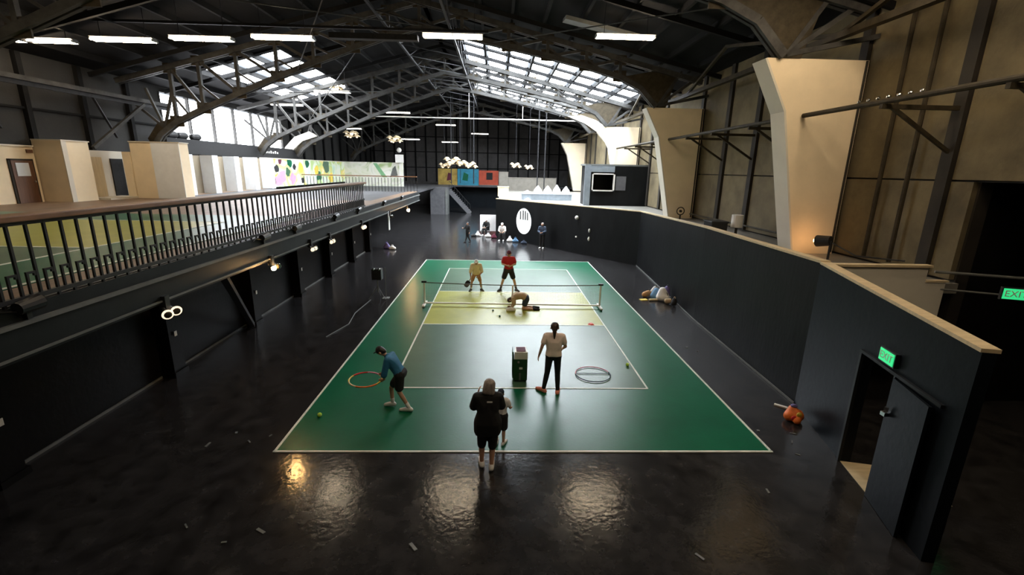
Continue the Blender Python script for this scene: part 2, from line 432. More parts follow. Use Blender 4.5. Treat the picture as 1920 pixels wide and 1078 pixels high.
# ---- buttresses, right
for i, y in enumerate(TR_Y):
    th = .65
    poly = [(6.43, 8.02), (7.15, 6.72), (8.02, 2.84), (XR-.12, 2.84), (XR-.12, 8.02)]
    lab = ['pale plaster buttress behind the viewer on the right wall', 'nearest big pale plaster buttress flaring at the top, right wall', 'second pale plaster buttress flaring at the top, right wall', 'third pale buttress on the right wall, beside the kitchen box', 'fourth pale buttress on the right wall', 'last pale buttress on the right wall by the far end'][i]
    if i in (0, 4): continue
    t = thing('buttress', lab, 'buttress', (7.9, y+th/2, 2.84), 'flared buttresses on the right wall')
    B().prism(poly, y, y+th).obj('body', 'plaster_cream', t)
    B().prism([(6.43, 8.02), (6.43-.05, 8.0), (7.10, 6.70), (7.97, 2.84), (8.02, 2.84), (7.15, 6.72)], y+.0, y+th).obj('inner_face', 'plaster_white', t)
    B().tube((9.1, y-.04, 2.9), (9.1, y-.04, 8.0), .03, 8).obj('conduit', 'pier_dark', t)
    # left side: boxed-in posts on the upper deck
    if i == 1: continue
    t = thing('side_box', ['', '', 'tall pale box on the upper deck with warm and bluish halves', 'boxed-in buttress behind the mural', 'boxed-in left buttress beyond the mural', 'farthest boxed-in left buttress'][i], 'buttress', (-16.5, y, DZ), 'boxed buttresses on the left')
    if i == 2:
        B().mm((-16.6, 4.6, DZ), (-14.5, 5.2, 5.86)).obj('body', 'plaster_cream', t)
        B().mm((-15.7, 4.58, DZ), (-14.5, 4.6, 5.86)).obj('pale_half', 'plaster_blue', t)  # cooler light on this half of the face put into its colour
        B().mm((-16.95, 4.55, DZ), (-16.62, 4.9, 5.45)).obj('side_post', 'plaster_cream', t)
        B().mm((-16.62, 4.56, 5.86), (-14.46, 5.22, 5.9)).obj('cap', 'plaster_white', t)
    else:
        B().mm((XL+.12, y-.6, DZ), (-16.85, y+.75, 5.35)).obj('body', 'plaster_cream', t); B().mm((XL+.12, y-.6, 5.35), (-16.9, y+.75, 5.42)).obj('cap', 'plaster_white', t)

# ---- trusses
LOW = [(-16.7, 5.7), (-16.25, 6.3), (-15.5, 6.85), (-14.2, 7.45), (-12.5, 8.15), (-10.7, 8.9), (-9, 9.55), (-7.2, 10.2), (-5.6, 10.75), (-4.2, 11.15), (-2.3, 10.85), (-.2, 10.45), (1.6, 10.1), (3.4, 9.72), (5.0, 9.3), (6.0, 8.85), (6.8, 8.05)]
def make_truss():
    t = thing('roof_truss', 'x', 'truss', (XRIDGE, 0, 0))
    b = B()
    for a, c in zip(LOW[:-1], LOW[1:]):
        b.beam((a[0], -.10, a[1]), (c[0], -.10, c[1]), .12, .22); b.beam((a[0], .10, a[1]), (c[0], .10, c[1]), .12, .22)
    b.obj('bottom_chord', 'truss_steel', t)
    TOP = [(x, zr(x)-.42) for x in [-17.9]+[p[0] for p in LOW[2:-2]]+[6.6, 8.9]]
    b = B()
    for a, c in zip(TOP[:-1], TOP[1:]):
        b.beam((a[0], -.10, a[1]), (c[0], -.10, c[1]), .12, .22); b.beam((a[0], .10, a[1]), (c[0], .10, c[1]), .12, .22)
    b.obj('top_chord', 'truss_steel', t)
    lows = LOW[2:-2]
    for k, p in enumerate(lows):
        zt = zr(p[0])-.42
        B().beam((p[0], 0, p[1]), (p[0], 0, zt), .14, .14).obj('web_post', 'truss_steel', t)
        B().box((p[0], 0, p[1]+.05), (.6, .05, .48)).obj('gusset_plate', 'gusset_steel', t)
        B().box((p[0], 0, zt-.03), (.55, .05, .42)).obj('gusset_plate', 'gusset_steel', t)
        if k+1 < len(lows):
            q = lows[k+1]; zq = zr(q[0])-.42
            if p[0] < XRIDGE: B().beam((p[0], .03, zt), (q[0], .03, q[1]), .12, .12).obj('web_diagonal', 'truss_steel', t)
            else: B().beam((p[0], .03, p[1]), (q[0], .03, zq), .12, .12).obj('web_diagonal', 'truss_steel', t)
            # lacing, the short light bars in each cell
            mx, mz = (p[0]+q[0])/2, (p[1]+q[1])/2
            B().beam((p[0], -.04, (p[1]+zt)/2), (mx, -.04, mz), .08, .08).obj('web_strut', 'truss_steel', t)
    # spring gussets
    B().prism([(5.0, 9.3), (6.0, 8.85), (6.75, 8.02), (7.3, 8.02), (7.7, 9.4), (6.6, 9.6)], -.04, .04).obj('spring_plate', 'gusset_steel', t)
    for dx, dz in ((1.9, 1.45), (1.0, 1.6), (2.4, .6)):
        B().beam((6.9, 0, 8.1), (6.9+dx, 0, 8.0+dz), .12, .12).obj('spring_strut', 'truss_steel', t)
    B().prism([(-16.75, 5.7), (-16.25, 6.3), (-15.6, 6.75), (-15.8, 7.0), (-16.4, 6.8), (-16.95, 6.1)], -.04, .04).obj('spring_plate', 'gusset_steel', t)
    for dx, dz in ((-1.5, 1.3), (-.6, 1.7), (.6, 1.7)):
        B().beam((-16.1, 0, 6.6), (-16.1+dx, 0, 6.6+dz), .10, .10).obj('spring_strut', 'truss_steel', t)
    return t
tr0 = make_truss()
tl = ['roof truss over the viewer', 'nearest steel roof truss springing from the biggest buttress', 'second steel roof truss, dark against the roof lights', 'third steel roof truss below the bright roof lights', 'fourth steel roof truss, lit white by the roof lights', 'farthest steel roof truss before the end wall']
for i, y in enumerate(TR_Y):
    if i == 0: continue
    o = tr0 if i == 1 else copy_tree(tr0)
    o.location.y = y; tag(o, tl[i], 'truss', 'arched roof trusses')
    if i == 4: KNEE = o
# curved haunches of the wall-to-wall truss, coloured paler than its steel
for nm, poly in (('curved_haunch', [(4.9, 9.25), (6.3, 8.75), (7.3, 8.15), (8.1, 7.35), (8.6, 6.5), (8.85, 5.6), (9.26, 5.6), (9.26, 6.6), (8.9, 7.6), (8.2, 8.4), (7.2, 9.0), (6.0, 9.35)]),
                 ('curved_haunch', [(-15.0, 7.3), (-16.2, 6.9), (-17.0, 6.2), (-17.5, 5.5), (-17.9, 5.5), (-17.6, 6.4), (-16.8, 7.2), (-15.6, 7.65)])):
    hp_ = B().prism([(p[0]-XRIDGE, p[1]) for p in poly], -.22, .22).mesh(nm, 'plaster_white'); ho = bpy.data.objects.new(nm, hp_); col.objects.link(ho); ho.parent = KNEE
# longitudinal beams and braces
t = thing('eave_beam', 'long grey beam along the left eaves', 'beam', (-16.9, 0, 7.6))
B().mm((-17.0, -15, 7.66), (-16.8, 8, 7.82)).obj('flange', 'truss_steel', t); B().mm((-16.93, -15, 7.5), (-16.87, 8, 7.66)).obj('web', 'dark_steel', t)
for y in (-3.7, 6.3):
    B().beam((-16.9, y+.0, 7.6), (-16.9, y-3.2, 5.55), .12, .12).obj('knee_brace', 'truss_steel', t)
for y in (-8, -1.5, 3.5): B().beam((-16.9, y, 7.6), (-17.9, y+2.2, 6.1), .08).obj('cross_brace', 'dark_steel', t)
t = thing('right_eave_beam', 'steel eave beam along the right wall above the buttresses', 'beam', (8.2, 0, 8.6))
B().mm((8.15, -15, 8.5), (8.35, 37, 8.66)).obj('flange', 'gusset_steel', t)
for y0, y1 in zip(TR_Y[:-3], TR_Y[1:-2]):
    B().beam((8.25, y0, 8.6), (7.6, (y0+y1)/2, 9.5), .10).obj('brace', 'gusset_steel', t)
    B().beam((7.6, (y0+y1)/2, 9.5), (8.25, y1, 8.6), .10).obj('brace', 'gusset_steel', t)
t = thing('ridge_bracing', 'lattice bracing along the roof ridge', 'bracing', (XRIDGE, 0, 11))
for x in (-5.6, -2.8):
    B().mm((x-.05, -13.7, 11.0), (x+.05, 36.3, 11.1)).obj('runner', 'dark_steel', t)
for y0, y1 in zip(TR_Y[1:-1], TR_Y[2:]):
    for k in range(4):
        ya = y0+(y1-y0)*k/4; yb = y0+(y1-y0)*(k+1)/4
        B().beam((-5.6, ya, 11.05), (-5.6, yb, 11.9), .05).obj('lace', 'dark_steel', t)
        B().beam((-2.8, ya, 11.9), (-2.8, yb, 11.05), .05).obj('lace', 'dark_steel', t)
        B().beam((-5.6, ya, 11.05), (-2.8, yb, 11.05), .04).obj('lace', 'dark_steel', t)
for k, (a, b) in enumerate([((-9.8, 6.3, 9.2), (-4, -3.7, 11.2)), ((-13.5, 16.3, 7.7), (-7, 6.3, 10.2)), ((-9.8, -3.7, 9.2), (-4, 6.3, 11.2)), ((-8, 16.3, 9.9), (-12.6, 6.3, 8.2)), ((5.2, 16.3, 9.2), (-1, 6.3, 10.6)), ((5.2, -3.7, 9.2), (-1, 6.3, 10.6))]):
    o = B().tube(a, b, .022, 6).obj('tie_rod', 'truss_steel', loc=((a[0]+b[0])/2, (a[1]+b[1])/2, (a[2]+b[2])/2))
    tag(o, ['thin tie rod crossing the roof above the left strip lights', 'thin tie rod between the left roof lights and ridge', 'thin tie rod running back to the ridge over the hall', 'thin tie rod below the left roof lights', 'thin tie rod below the right roof lights', 'thin tie rod near the right strip light'][k], 'rod', 'roof tie rods')
o = B().tube((-12, 26, 9.3), (6.5, 26, 9.3), .05, 8).tube((-3.2, 26, 9.3), (-3.2, 26, 11.4), .03, 6).tube((1.5, 26, 9.3), (1.5, 26, 10.4), .03, 6).obj('lighting_pipe', 'white_enamel', loc=(-3, 26, 9.3))
tag(o, 'pale horizontal pipe hung across the hall below the trusses', 'pipe')
for k, (x, y) in enumerate([(-5.2, 30), (-4.4, 31), (-3.0, 30), (2.8, 24), (3.4, 24)]):
    o = B().tube((x, y, 3.6 if k < 3 else 3.0), (x, y, zr(x)), .05 if k != 1 else .025, 8).obj('hanging_pipe', 'dark_steel', loc=(x, y, 3.6))
    tag(o, ['thick grey drop pipe left of the pendant cluster', 'thin drop cable in the middle of the pendants', 'grey drop pipe right of the pendant cluster', 'left one of the paired drop pipes by the far right pendants', 'right one of the paired drop pipes by the far right pendants'][k], 'pipe', 'drop pipes from the roof')

# ================================================================== UPPER DECK (left)
YD1 = 15.0
dk = struct('deck_left', B().mm((XL-.05, Y0, DZ-.22), (DX-.05, YD1, DZ-.01)).mm((XL-.05, YD1, DZ-.6), (-7.6, 36, DZ-.4)).obj('deck_left', 'deck_gray'), 'upper deck floor slab on the left')
struct('trim_1', B().mm((DX-.08, Y0, 2.86), (DX, YD1, DZ-.02)).obj('trim_1', 'fascia'), 'dark fascia board along the deck edge')
struct('trim_2', B().mm((DX, Y0, 3.24), (DX+.045, YD1, 3.29)).obj('trim_2', 'trim_gray'), 'thin grey strip along the fascia')
struct('trim_3', B().mm((DX, Y0, 2.90), (DX+.03, YD1, 2.925)).obj('trim_3', 'trim_gray'), 'thin lower strip along the fascia')
o = B().mm((-15.85, Y0, DZ-.01), (DX-.12, -12.3, DZ)).mm((-6.62, -12.3, DZ-.01), (DX-.1, YD1, DZ)).mm((-18.2, -12.3, DZ-.01), (-15.85, YD1, DZ)).mm((-15.85, -2.0, DZ-.01), (-6.62, 5.5, DZ)).obj('deck_boards', 'deck_wood', dk)
# upper court
t = thing('upper_court', 'second green court painted on the upper deck', 'court', (-11.2, -5.9, DZ))
B().mm((-15.82, -15.0, DZ-.01), (-6.64, -2.0, DZ+.004)).obj('surround', 'court_green', t)
B().mm((-14.3, -12.6, DZ), (-8.1, -3.8, DZ+.007)).obj('playing_area', 'court_inner', t)
B().mm((-14.3, -8.05, DZ), (-8.1, -3.8, DZ+.009)).obj('kitchen_zone', 'court_yellow', t)
for x in (-6.68, -8.1, -14.3): B().mm((x-.03, -12.6 if x < -7 else -15, DZ), (x+.03, -3.8 if x < -7 else -2.0, DZ+.013)).obj('line', 'court_line', t)
for y in (-12.6, -8.05, -3.8): B().mm((-14.3, y-.03, DZ), (-8.1, y+.03, DZ+.013)).obj('line', 'court_line', t)
# wall and columns below the deck
wu = struct('wall_left_lower', B().mm((-8.85, Y0, 0), (-8.65, 11.6, DZ-.22)).obj('wall_left_lower', 'under_wall'), 'black wall recessed below the deck')
for y in (-13.9, -10.0, -6.0, -2.2, 1.3, 4.7, 8.2, 11.4):
    t = thing('column', {-13.9: 'black column below the deck nearest the viewer', -10.0: 'black column under the deck at the left edge of the view', -6.0: 'black column under the unlit twin lamp', -2.2: 'black column at the foot of the diagonal brace', 1.3: 'black column beside the third under-deck lamp', 4.7: 'black column in the middle of the under-deck wall', 8.2: 'slim black column beside the twin far lamps', 11.4: 'last black column at the end of the under-deck wall'}[y], 'column', (-8.5, y, 0), 'columns under the deck')
    B().mm((-8.66, y-.2, 0), (-8.34, y+.2, DZ-.22)).obj('shaft', 'under_wall', t)
    B().mm((-8.7, y-.24, 0), (-8.30, y+.24, .12)).obj('foot', 'under_wall', t)
    B().mm((-8.31, y-.05, 1.0), (-8.30, y+.03, 1.12)).obj('socket', 'alarm_white', t)
struct('baseboard_left', B().mm((-8.65, Y0, 0), (-8.62, 11.6, .05)).obj('baseboard_left', 'trim_gray'), 'thin worn strip at the foot of the under-deck wall')
o = B().beam((-6.3, -7.2, 2.85), (-8.35, -2.6, .08), .14, .14).obj('diagonal_brace', 'iron_black', loc=(-8.35, -2.6, 0)); tag(o, 'dark diagonal brace from the deck edge down to the floor', 'brace')
# railing
rl = thing('railing', 'long black iron railing with wooden handrail on the deck edge', 'railing', (DX, -5, DZ))
B().mm((DX-.16, Y0+1, 4.38), (DX+.10, 2.1, 4.45), bev=.015).obj('handrail', 'wood_rail', rl)
B().mm((DX-.05, Y0+1, 3.50), (DX+.01, 2.1, 3.55)).obj('bottom_rail', 'iron_black', rl)
B().mm((DX-.04, Y0+1, 4.33), (DX, 2.1, 4.38)).obj('top_rail', 'iron_black', rl)
bm1 = B().mm((-.014, -.014, 3.36-DZ), (.014, .014, 4.36-DZ)).mesh('baluster', 'iron_black')
bm2 = B().mm((-.012, -.012, 0.02), (.012, .012, .32)).mm((-.012, -.012, .30), (.012, .10, .325)).mm((-.012, .075, .27), (.012, .10, .30)).mesh('hook_baluster', 'iron_black')
n = 0; y = -13.0
while y < 2.05:
    link('baluster', bm1, rl, (DX-.02, y, DZ)); link('hook_baluster', bm2, rl, (DX-.02, y+.10, DZ)); y += .213
for k, y in enumerate((-11.55, -6.2, -4.5, -1.5, 1.0, 5, 9)):
    t = thing('spot_lamp', ['black spot lamp clamped at the near foot of the railing', 'black spot lamp on the deck edge above the first lit bulb', 'black clamp lamp halfway along the railing foot', 'black clamp lamp on the deck edge past mid railing', 'black clamp lamp by the end of the railing', 'black clamp lamp on the open deck edge', 'farthest black clamp lamp on the deck edge'][k], 'lamp', (DX+.06, y, 3.42), 'black lamps clamped along the deck edge')
    B().tube((DX+.06, y-.13, 3.45), (DX+.06, y+.13, 3.47), .07, 12, .09).obj('can', 'plastic_black', t)
    B().mm((DX, y-.03, 3.3), (DX+.05, y+.03, 3.45)).obj('clamp', 'plastic_black', t)
    B().path([(DX+.05, y-.13, 3.42), (DX+.02, y-.3, 3.46), (DX+.03, y-.45, 3.42)], .01, 6).obj('cable', 'plastic_black', t)
# low parapet and rail further along the deck
t = thing('far_railing', 'far deck railing with orange wooden handrail', 'railing', (-9.5, YD1-.5, DZ))
B().mm((-13.4, YD1-.55, 4.42), (-5.95, YD1-.35, 4.48)).obj('handrail', 'wood_rail', t)
for i in range(36):
    link('baluster', bm1, t, (-13.3+.21*i, YD1-.45, DZ))
# rooms on the deck
def room(name, label, parts, loc, group='pale partitions on the upper deck'):
    t = thing(name, label, 'partition', loc, group)
    for nm, a, b, m in parts: B().mm(a, b).obj(nm, m, t)
    return t
t = room('room_front', 'cream room wall with brown door at the far left', [('wall', (-18.08, -3.9, DZ), (-18.0, 1.75, 5.5), 'plaster_cream'), ('coping', (-18.09, -3.9, 5.5), (-17.95, 1.75, 5.55), 'plaster_white')], (-18, -1, DZ))
t2 = thing('room_door', 'brown door with white glass panel in the cream wall', 'door', (-17.98, 1.15, DZ))
B().mm((-18.0, .78, DZ), (-17.94, 1.56, 5.0)).obj('leaf', 'door_brown', t2); B().mm((-17.95, .9, 4.45), (-17.92, 1.38, 4.92)).obj('glass_panel', 'pane_white', t2)
B().mm((-18.0, .70, DZ), (-17.96, .78, 5.06)).mm((-18.0, 1.56, DZ), (-17.96, 1.62, 5.06)).mm((-18.0, .70, 5.0), (-17.96, 1.62, 5.06)).obj('frame', 'pier_dark', t2); B().ball((-17.92, 1.48, 4.25), .04).obj('knob', 'chrome', t2)
o = B().mm((-17.99, 1.45, 5.28), (-17.95, 1.68, 5.4)).obj('door_sign', 'door_brown', loc=(-17.97, 1.55, 5.28)); tag(o, 'small brown sign on the cream wall by the door', 'sign')
room('white_box', 'cream boxed room projecting beside the brown door', [('body', (-18.05, 1.8, DZ), (-17.0, 3.0, 5.75), 'plaster_cream'), ('side_strip', (-17.0, 1.8, DZ), (-16.97, 2.0, 5.75), 'plaster_white'), ('cap', (-18.05, 1.78, 5.75), (-16.95, 3.02, 5.79), 'plaster_white')], (-17.6, 2.3, DZ))
room('recess_wall', 'recessed cream wall with tan panel and dark opening', [('wall', (-18.05, 3.12, DZ), (-17.6, 5.4, 5.47), 'plaster_white'), ('panel', (-17.6, 3.5, DZ), (-17.52, 4.15, 5.2), 'ply'), ('dark_opening', (-17.6, 4.65, DZ), (-17.55, 5.3, 5.15), 'cloth_black'), ('ledge', (-17.6, 3.1, DZ), (-16.6, 4.9, DZ+.08), 'plaster_white')], (-17.8, 4, DZ))
t = thing('pier_partition', 'white partition with tan piers between the tall box and the mural', 'partition', (-16.4, 10.5, DZ), 'pale partitions on the upper deck')
B().mm((-16.6, 5.6, DZ), (-16.4, 16.0, 5.42)).obj('wall', 'plaster_tan', t)
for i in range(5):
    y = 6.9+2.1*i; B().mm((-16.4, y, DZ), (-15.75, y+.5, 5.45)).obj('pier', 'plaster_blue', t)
o = B().mm((-17.4, 7.6, 5.5), (-17.0, 23.0, 6.25)).mm((-17.3, 7.7, DZ), (-17.1, 7.9, 5.5)).mm((-17.3, 22.7, DZ), (-17.1, 22.9, 5.5)).obj('black_screen', 'cloth_black', loc=(-17.2, 15, DZ)); tag(o, 'long black screen box above the white partition', 'screen')
for i in range(7): B().mm((-17.0, 17.2+.33*i, 5.82), (-16.99, 17.2+.33*i+.2, 5.82+.12+.06*(i % 2))).obj('letter_mark', 'alarm_white', o)
for i, y in enumerate((8.0, 8.8, 9.9)):
    q = B().hull([((-17.2, y, 6.40), .16), ((-17.2, y+.5, 6.42), .18)]).obj('stage_lamp', 'plastic_black', loc=(-17.2, y, 6.25)); tag(q, ['left black lump of gear on the screen box', 'middle black lump of gear on the screen box', 'right black lump of gear on the screen box'][i], 'gear', 'gear on the black screen')
# murals
t = thing('mural_panel', 'large colourful mural panel with pink and black figures', 'mural', (-16.6, 24.5, DZ))
B().mm((-16.75, 16.1, DZ), (-16.6, 33, 5.45)).obj('board', 'mural_paint', t)
B().mm((-16.78, 16.05, 5.45), (-16.55, 33, 5.5)).obj('coping', 'plaster_white', t)
random.seed(3)
for nm, m, pts in (('painted_figure', 'pink_plastic', [(18.2, 3.9, .6), (18.9, 4.2, .55), (20.6, 4.0, .5)]), ('painted_shape', 'cloth_black', [(17.4, 4.0, .4), (18.0, 4.75, .35), (21.0, 4.9, .3), (22.4, 3.85, .3)]), ('painted_shape', 'yellow', [(18.0, 4.2, .3), (22.2, 4.8, .45), (25.5, 4.6, .5), (29, 3.9, .7)]), ('painted_shape', 'court_green', [(20.2, 5.2, .4), (26, 4.2, .6), (23.5, 5.2, .4)]), ('painted_shape', 'maroon', [(18.6, 5.35, .3)]), ('painted_shape', 'court_inner', [(28, 5.1, .8), (19.8, 4.5, .4)])):
    for (yy, zz, rr) in pts:
        poly = [(yy+rr*(1+.3*random.uniform(-1, 1))*math.cos(a*.5236), zz+rr*.8*(1+.3*random.uniform(-1, 1))*math.sin(a*.5236)) for a in range(12)]
        poly = [(min(max(p[0], 16.2), 32.9), min(max(p[1], DZ+.05), 5.42)) for p in poly]
        B().prism(poly, -16.6, -16.595+random.uniform(0, .003), 'X').obj(nm, m, t)
t = thing('pale_mural', 'pale painted panel with green and grey plants facing the hall', 'mural', (-13.8, 33, DZ))
B().mm((-16.6, 33.0, DZ-.4), (-10.5, 33.15, 5.5)).obj('board', 'mural_paint_pale', t)
B().prism([(-13.6, 5.4), (-13.2, 5.4), (-12.2, 4.0), (-12.7, 4.0)], 32.99, 33.0).obj('painted_stem', 'green_mark', t)
B().prism([(-11.9, 4.0), (-11.6, 4.9), (-11.3, 5.2), (-11.1, 4.2)], 32.99, 33.0).obj('painted_plant', 'trim_gray', t)
o = B().mm((-11.2, 32.6, 5.5), (-10.4, 32.9, 6.3)).mm((-10.85, 32.7, 3.5), (-10.75, 32.8, 5.5)).ball((-10.8, 32.75, 6.75), .25).obj('white_floor_lamp', 'white_enamel', loc=(-10.8, 32.75, DZ)); tag(o, 'white standing lamp at the end of the pale mural', 'lamp')

# ================================================================== FAR END
t = thing('far_landing', 'grey far landing platform with stair tower', 'platform', (-8, 37, 0))
B().mm((-13.5, 35.4, 2.75), (-6.2, 44, 3.0)).obj('slab', 'stair_gray', t)
B().mm((-8.1, 35.4, 0), (-6.45, 35.6, 2.75)).obj('panel_wall', 'stair_gray', t)
B().mm((-6.5, 35.4, 0), (-6.2, 37.2, 2.75)).obj('corner_post', 'trim_gray', t)
t = thing('stairs', 'grey stairs descending from the far landing to the floor', 'stairs', (-5.2, 38.5, 0))
for i in range(14):
    B().mm((-6.2+.17*i, 37.4, 2.7-.195*i-.06), (-6.2+.17*(i+1)+.04, 38.9, 2.7-.195*i)).obj('step', 'stair_gray', t)
B().beam((-6.2, 37.35, 2.55), (-3.8, 37.35, -.02), .06, .5).obj('stringer', 'stair_gray', t)
B().beam((-6.2, 37.35, 3.65), (-3.8, 37.35, 1.0), .05, .05).obj('handrail', 'iron_black', t)
for i in range(9): B().mm((-6.2+.3*i-.015, 37.33, 2.5-.335*i), (-6.2+.3*i+.015, 37.37, 3.65-.335*i)).obj('baluster', 'iron_black', t)
for nm, x0, x1, z0, z1, m, lab in (('olive_board', -8.3, -5.85, 2.95, 5.0, 'olive_board', 'olive and orange painted board on the far landing'), ('teal_board', -5.8, -3.1, 2.95, 5.0, 'teal_board', 'teal painted board between the orange and red boards'), ('red_board', -3.05, -.55, 3.05, 4.85, 'red_board', 'red painted board with black square')):
    t = thing(nm, lab, 'board', ((x0+x1)/2, 44.2, z0), 'painted boards on the far landing')
    B().mm((x0, 44.1, z0), (x1, 44.3, z1)).obj('panel', m, t)
    B().mm((x0, 44.05, z0-.08), (x1, 44.35, z0)).obj('ledge', 'trim_gray', t)
    if 'red' in nm: B().mm((-2.1, 44.05, 3.7), (-1.3, 44.11, 4.6)).obj('black_square', 'cloth_black', t)
    elif 'olive' in nm: B().prism([(-7.2, 3.5), (-6.6, 3.6), (-6.5, 4.4), (-7.0, 4.5)], 44.06, 44.11).obj('painted_patch', 'maroon', t)
    else: B().prism([(-5.2, 3.6), (-4.5, 3.5), (-4.4, 4.3), (-5.0, 4.6)], 44.06, 44.11).obj('painted_patch', 'court_green', t)
struct('wall_far_lower', B().mm((-9, 46, 0), (-.4, 46.2, 3.0)).obj('wall_far_lower', 'blue_black_paint'), 'dark wall under the painted boards')
struct('landing_far', B().mm((-9, 44, 2.75), (XR, Y1, 2.93)).obj('landing_far', 'deck_gray'), 'far landing slab')
# ---- on the right platform
t = thing('kitchen_box', 'black kitchen hut with white framed serving hatch on the platform', 'hut', (7.4, 14.5, 2.84))
B().mm((5.3, 14.0, 2.84), (XR-.05, 14.12, 3.85)).mm((5.3, 14.0, 4.85), (XR-.05, 14.12, 5.4)).mm((6.95, 14.0, 3.85), (XR-.05, 14.12, 4.85)).mm((5.3, 14.0, 3.85), (5.6, 14.12, 4.85)).obj('front_wall', 'black_paint', t)
B().mm((5.2, 14.1, 2.84), (5.32, 15.9, 5.4)).obj('side_wall', 'black_paint', t); B().mm((5.1, 14, 5.4), (XR-.05, 15.9, 5.5)).obj('roof', 'trim_gray', t)
B().mm((5.05, 13.88, 2.84), (5.45, 13.99, 5.4)).mm((5.45, 13.9, 5.0), (7.0, 13.99, 5.38)).obj('steel_post', 'counter_steel', t)
B().mm((5.55, 13.9, 3.78), (7.05, 14.0, 3.86)).mm((5.55, 13.9, 4.85), (7.05, 14.0, 4.92)).mm((6.95, 13.9, 3.78), (7.05, 14.0, 4.92)).mm((5.55, 13.9, 3.78), (5.63, 14.0, 4.92)).obj('hatch_frame', 'white_enamel', t)
B().mm((7.15, 13.96, 3.85), (7.8, 14.0, 4.75)).obj('grey_panel', 'stair_gray', t)
B().mm((5.32, 15.7, 2.84), (XR-.2, 15.8, 5.4)).obj('back_wall', 'black_paint', t)
for nm, a, b, m, lab, cat in (('serving_counter', (1.2, 18.5, 2.84), (5.0, 19.4, 3.25), 'counter_steel', 'long blue grey serving counter on the platform', 'counter'),
        ('pale_low_wall', (.5, 33.2, 2.84), (5.6, 33.4, 4.2), 'beige_dull', 'low beige wall at the back of the platform', 'partition'),
        ('pale_post_wall', (-.5, 33.2, 2.84), (.48, 33.4, 4.75), 'beige_dull', 'narrow taller beige wall beside the red board', 'partition'),
        ('orange_box', (-.6, 22.5, 2.84), (.3, 23.1, 3.6), 'ply', 'small tan box at the back corner of the platform', 'box')):
    t = thing(nm, lab, cat, ((a[0]+b[0])/2, (a[1]+b[1])/2, a[2]))
    B().mm(a, b).obj('body', m, t); B().mm((a[0]-.03, a[1]-.03, b[2]), (b[0]+.03, b[1]+.03, b[2]+.05)).obj('top', m, t)
random.seed(11)
for i, (x, y, r, h) in enumerate([(-.1, 19.3, .42, .45), (.75, 19.1, .38, .35), (1.65, 18.95, .3, .25), (2.45, 18.9, .36, .6), (3.2, 18.95, .36, .6), (3.9, 18.95, .33, .68), (4.6, 18.95, .33, .58), (1.6, 17.6, .28, .2)]):
    z = 3.3 if 1.2 < x < 5 and y > 18.4 else 2.84
    t = thing('white_napkin_tent', ['white cloth heap at the left end of the platform edge', 'second white cloth heap from the left on the platform', 'small white cloth heap on the counter end', 'white cone tent left of the tall pair on the counter', 'wide white cone tent on the counter', 'tallest white cone tent on the counter', 'last white cone tent beside the kitchen post', 'low white heap on the platform in front of the counter'][i], 'tent', (x, y, z), 'white tents and cloths on the platform')
    B().tube((x, y, z), (x, y, z+h*.45), r, 10, r*.85).obj('skirt', 'cloth_white', t); B().tube((x, y, z+h*.45), (x, y, z+h), r*.85, 10, .03).obj('peak', 'cloth_white', t)
# clutter on the ledge
t = thing('black_crate', 'black plastic crate on the platform edge', 'crate', (7.6, 0.4, 2.84)); B().mm((7.3, .05, 2.9), (7.9, .75, 3.32), bev=.03).obj('body', 'plastic_black', t); B().mm((7.27, .02, 3.28), (7.93, .78, 3.34), bev=.02).obj('rim', 'plastic_black', t); B().mm((7.4, .15, 2.84), (7.8, .65, 2.9)).obj('foot', 'plastic_black', t)
t = thing('white_lampshade', 'white cylinder lamp on the platform edge', 'lamp', (8.2, .0, 2.84)); B().tube((8.2, 0, 3.15), (8.2, 0, 3.6), .2, 16, .2).obj('shade', 'white_enamel', t); B().tube((8.2, 0, 2.84), (8.2, 0, 3.15), .05, 8).obj('stem', 'pier_dark', t)
t = thing('fan_heater', 'small dark desk fan at the foot of the second buttress', 'fan', (8.3, 5.6, 2.84)); B().torus((8.3, 5.6, 3.25), .18, .025, (0, 1, 0), 20, 6).obj('guard', 'gusset_steel', t); B().tube((8.3, 5.6, 2.84), (8.3, 5.6, 3.1), .04, 8).obj('stand', 'gusset_steel', t); B().tube((8.3, 5.55, 3.25), (8.3, 5.65, 3.25), .06, 10).obj('motor', 'gusset_steel', t)
o = B().path([(8.9, 5.9, 3.1), (8.9, -2.9, 3.15)], .035).obj('floor_pipe', 'gusset_steel', loc=(8.9, 2, 2.9)); tag(o, 'low rusty pipe along the wall above the platform', 'pipe')
for i, (x, y, s3) in enumerate([(7.2, 2.6, (.5, .7, .08)), (7.5, -1.1, (.4, .5, .1)), (7.0, -2.0, (.25, .4, .12))]):
    o = B().hull([((x-s3[0]/2, y-s3[1]/2, 2.9), .05), ((x+s3[0]/2, y, 2.88), .04), ((x, y+s3[1]/2, 2.9+s3[2]), .04)]).obj('paper_heap', 'counter_white', loc=(x, y, 2.84)); tag(o, ['flat pale sheet heap on the ledge before the crate', 'pale sheet heap between the lamp and big buttress', 'small pale heap next to the big buttress'][i], 'heap', 'heaps on the ledge')
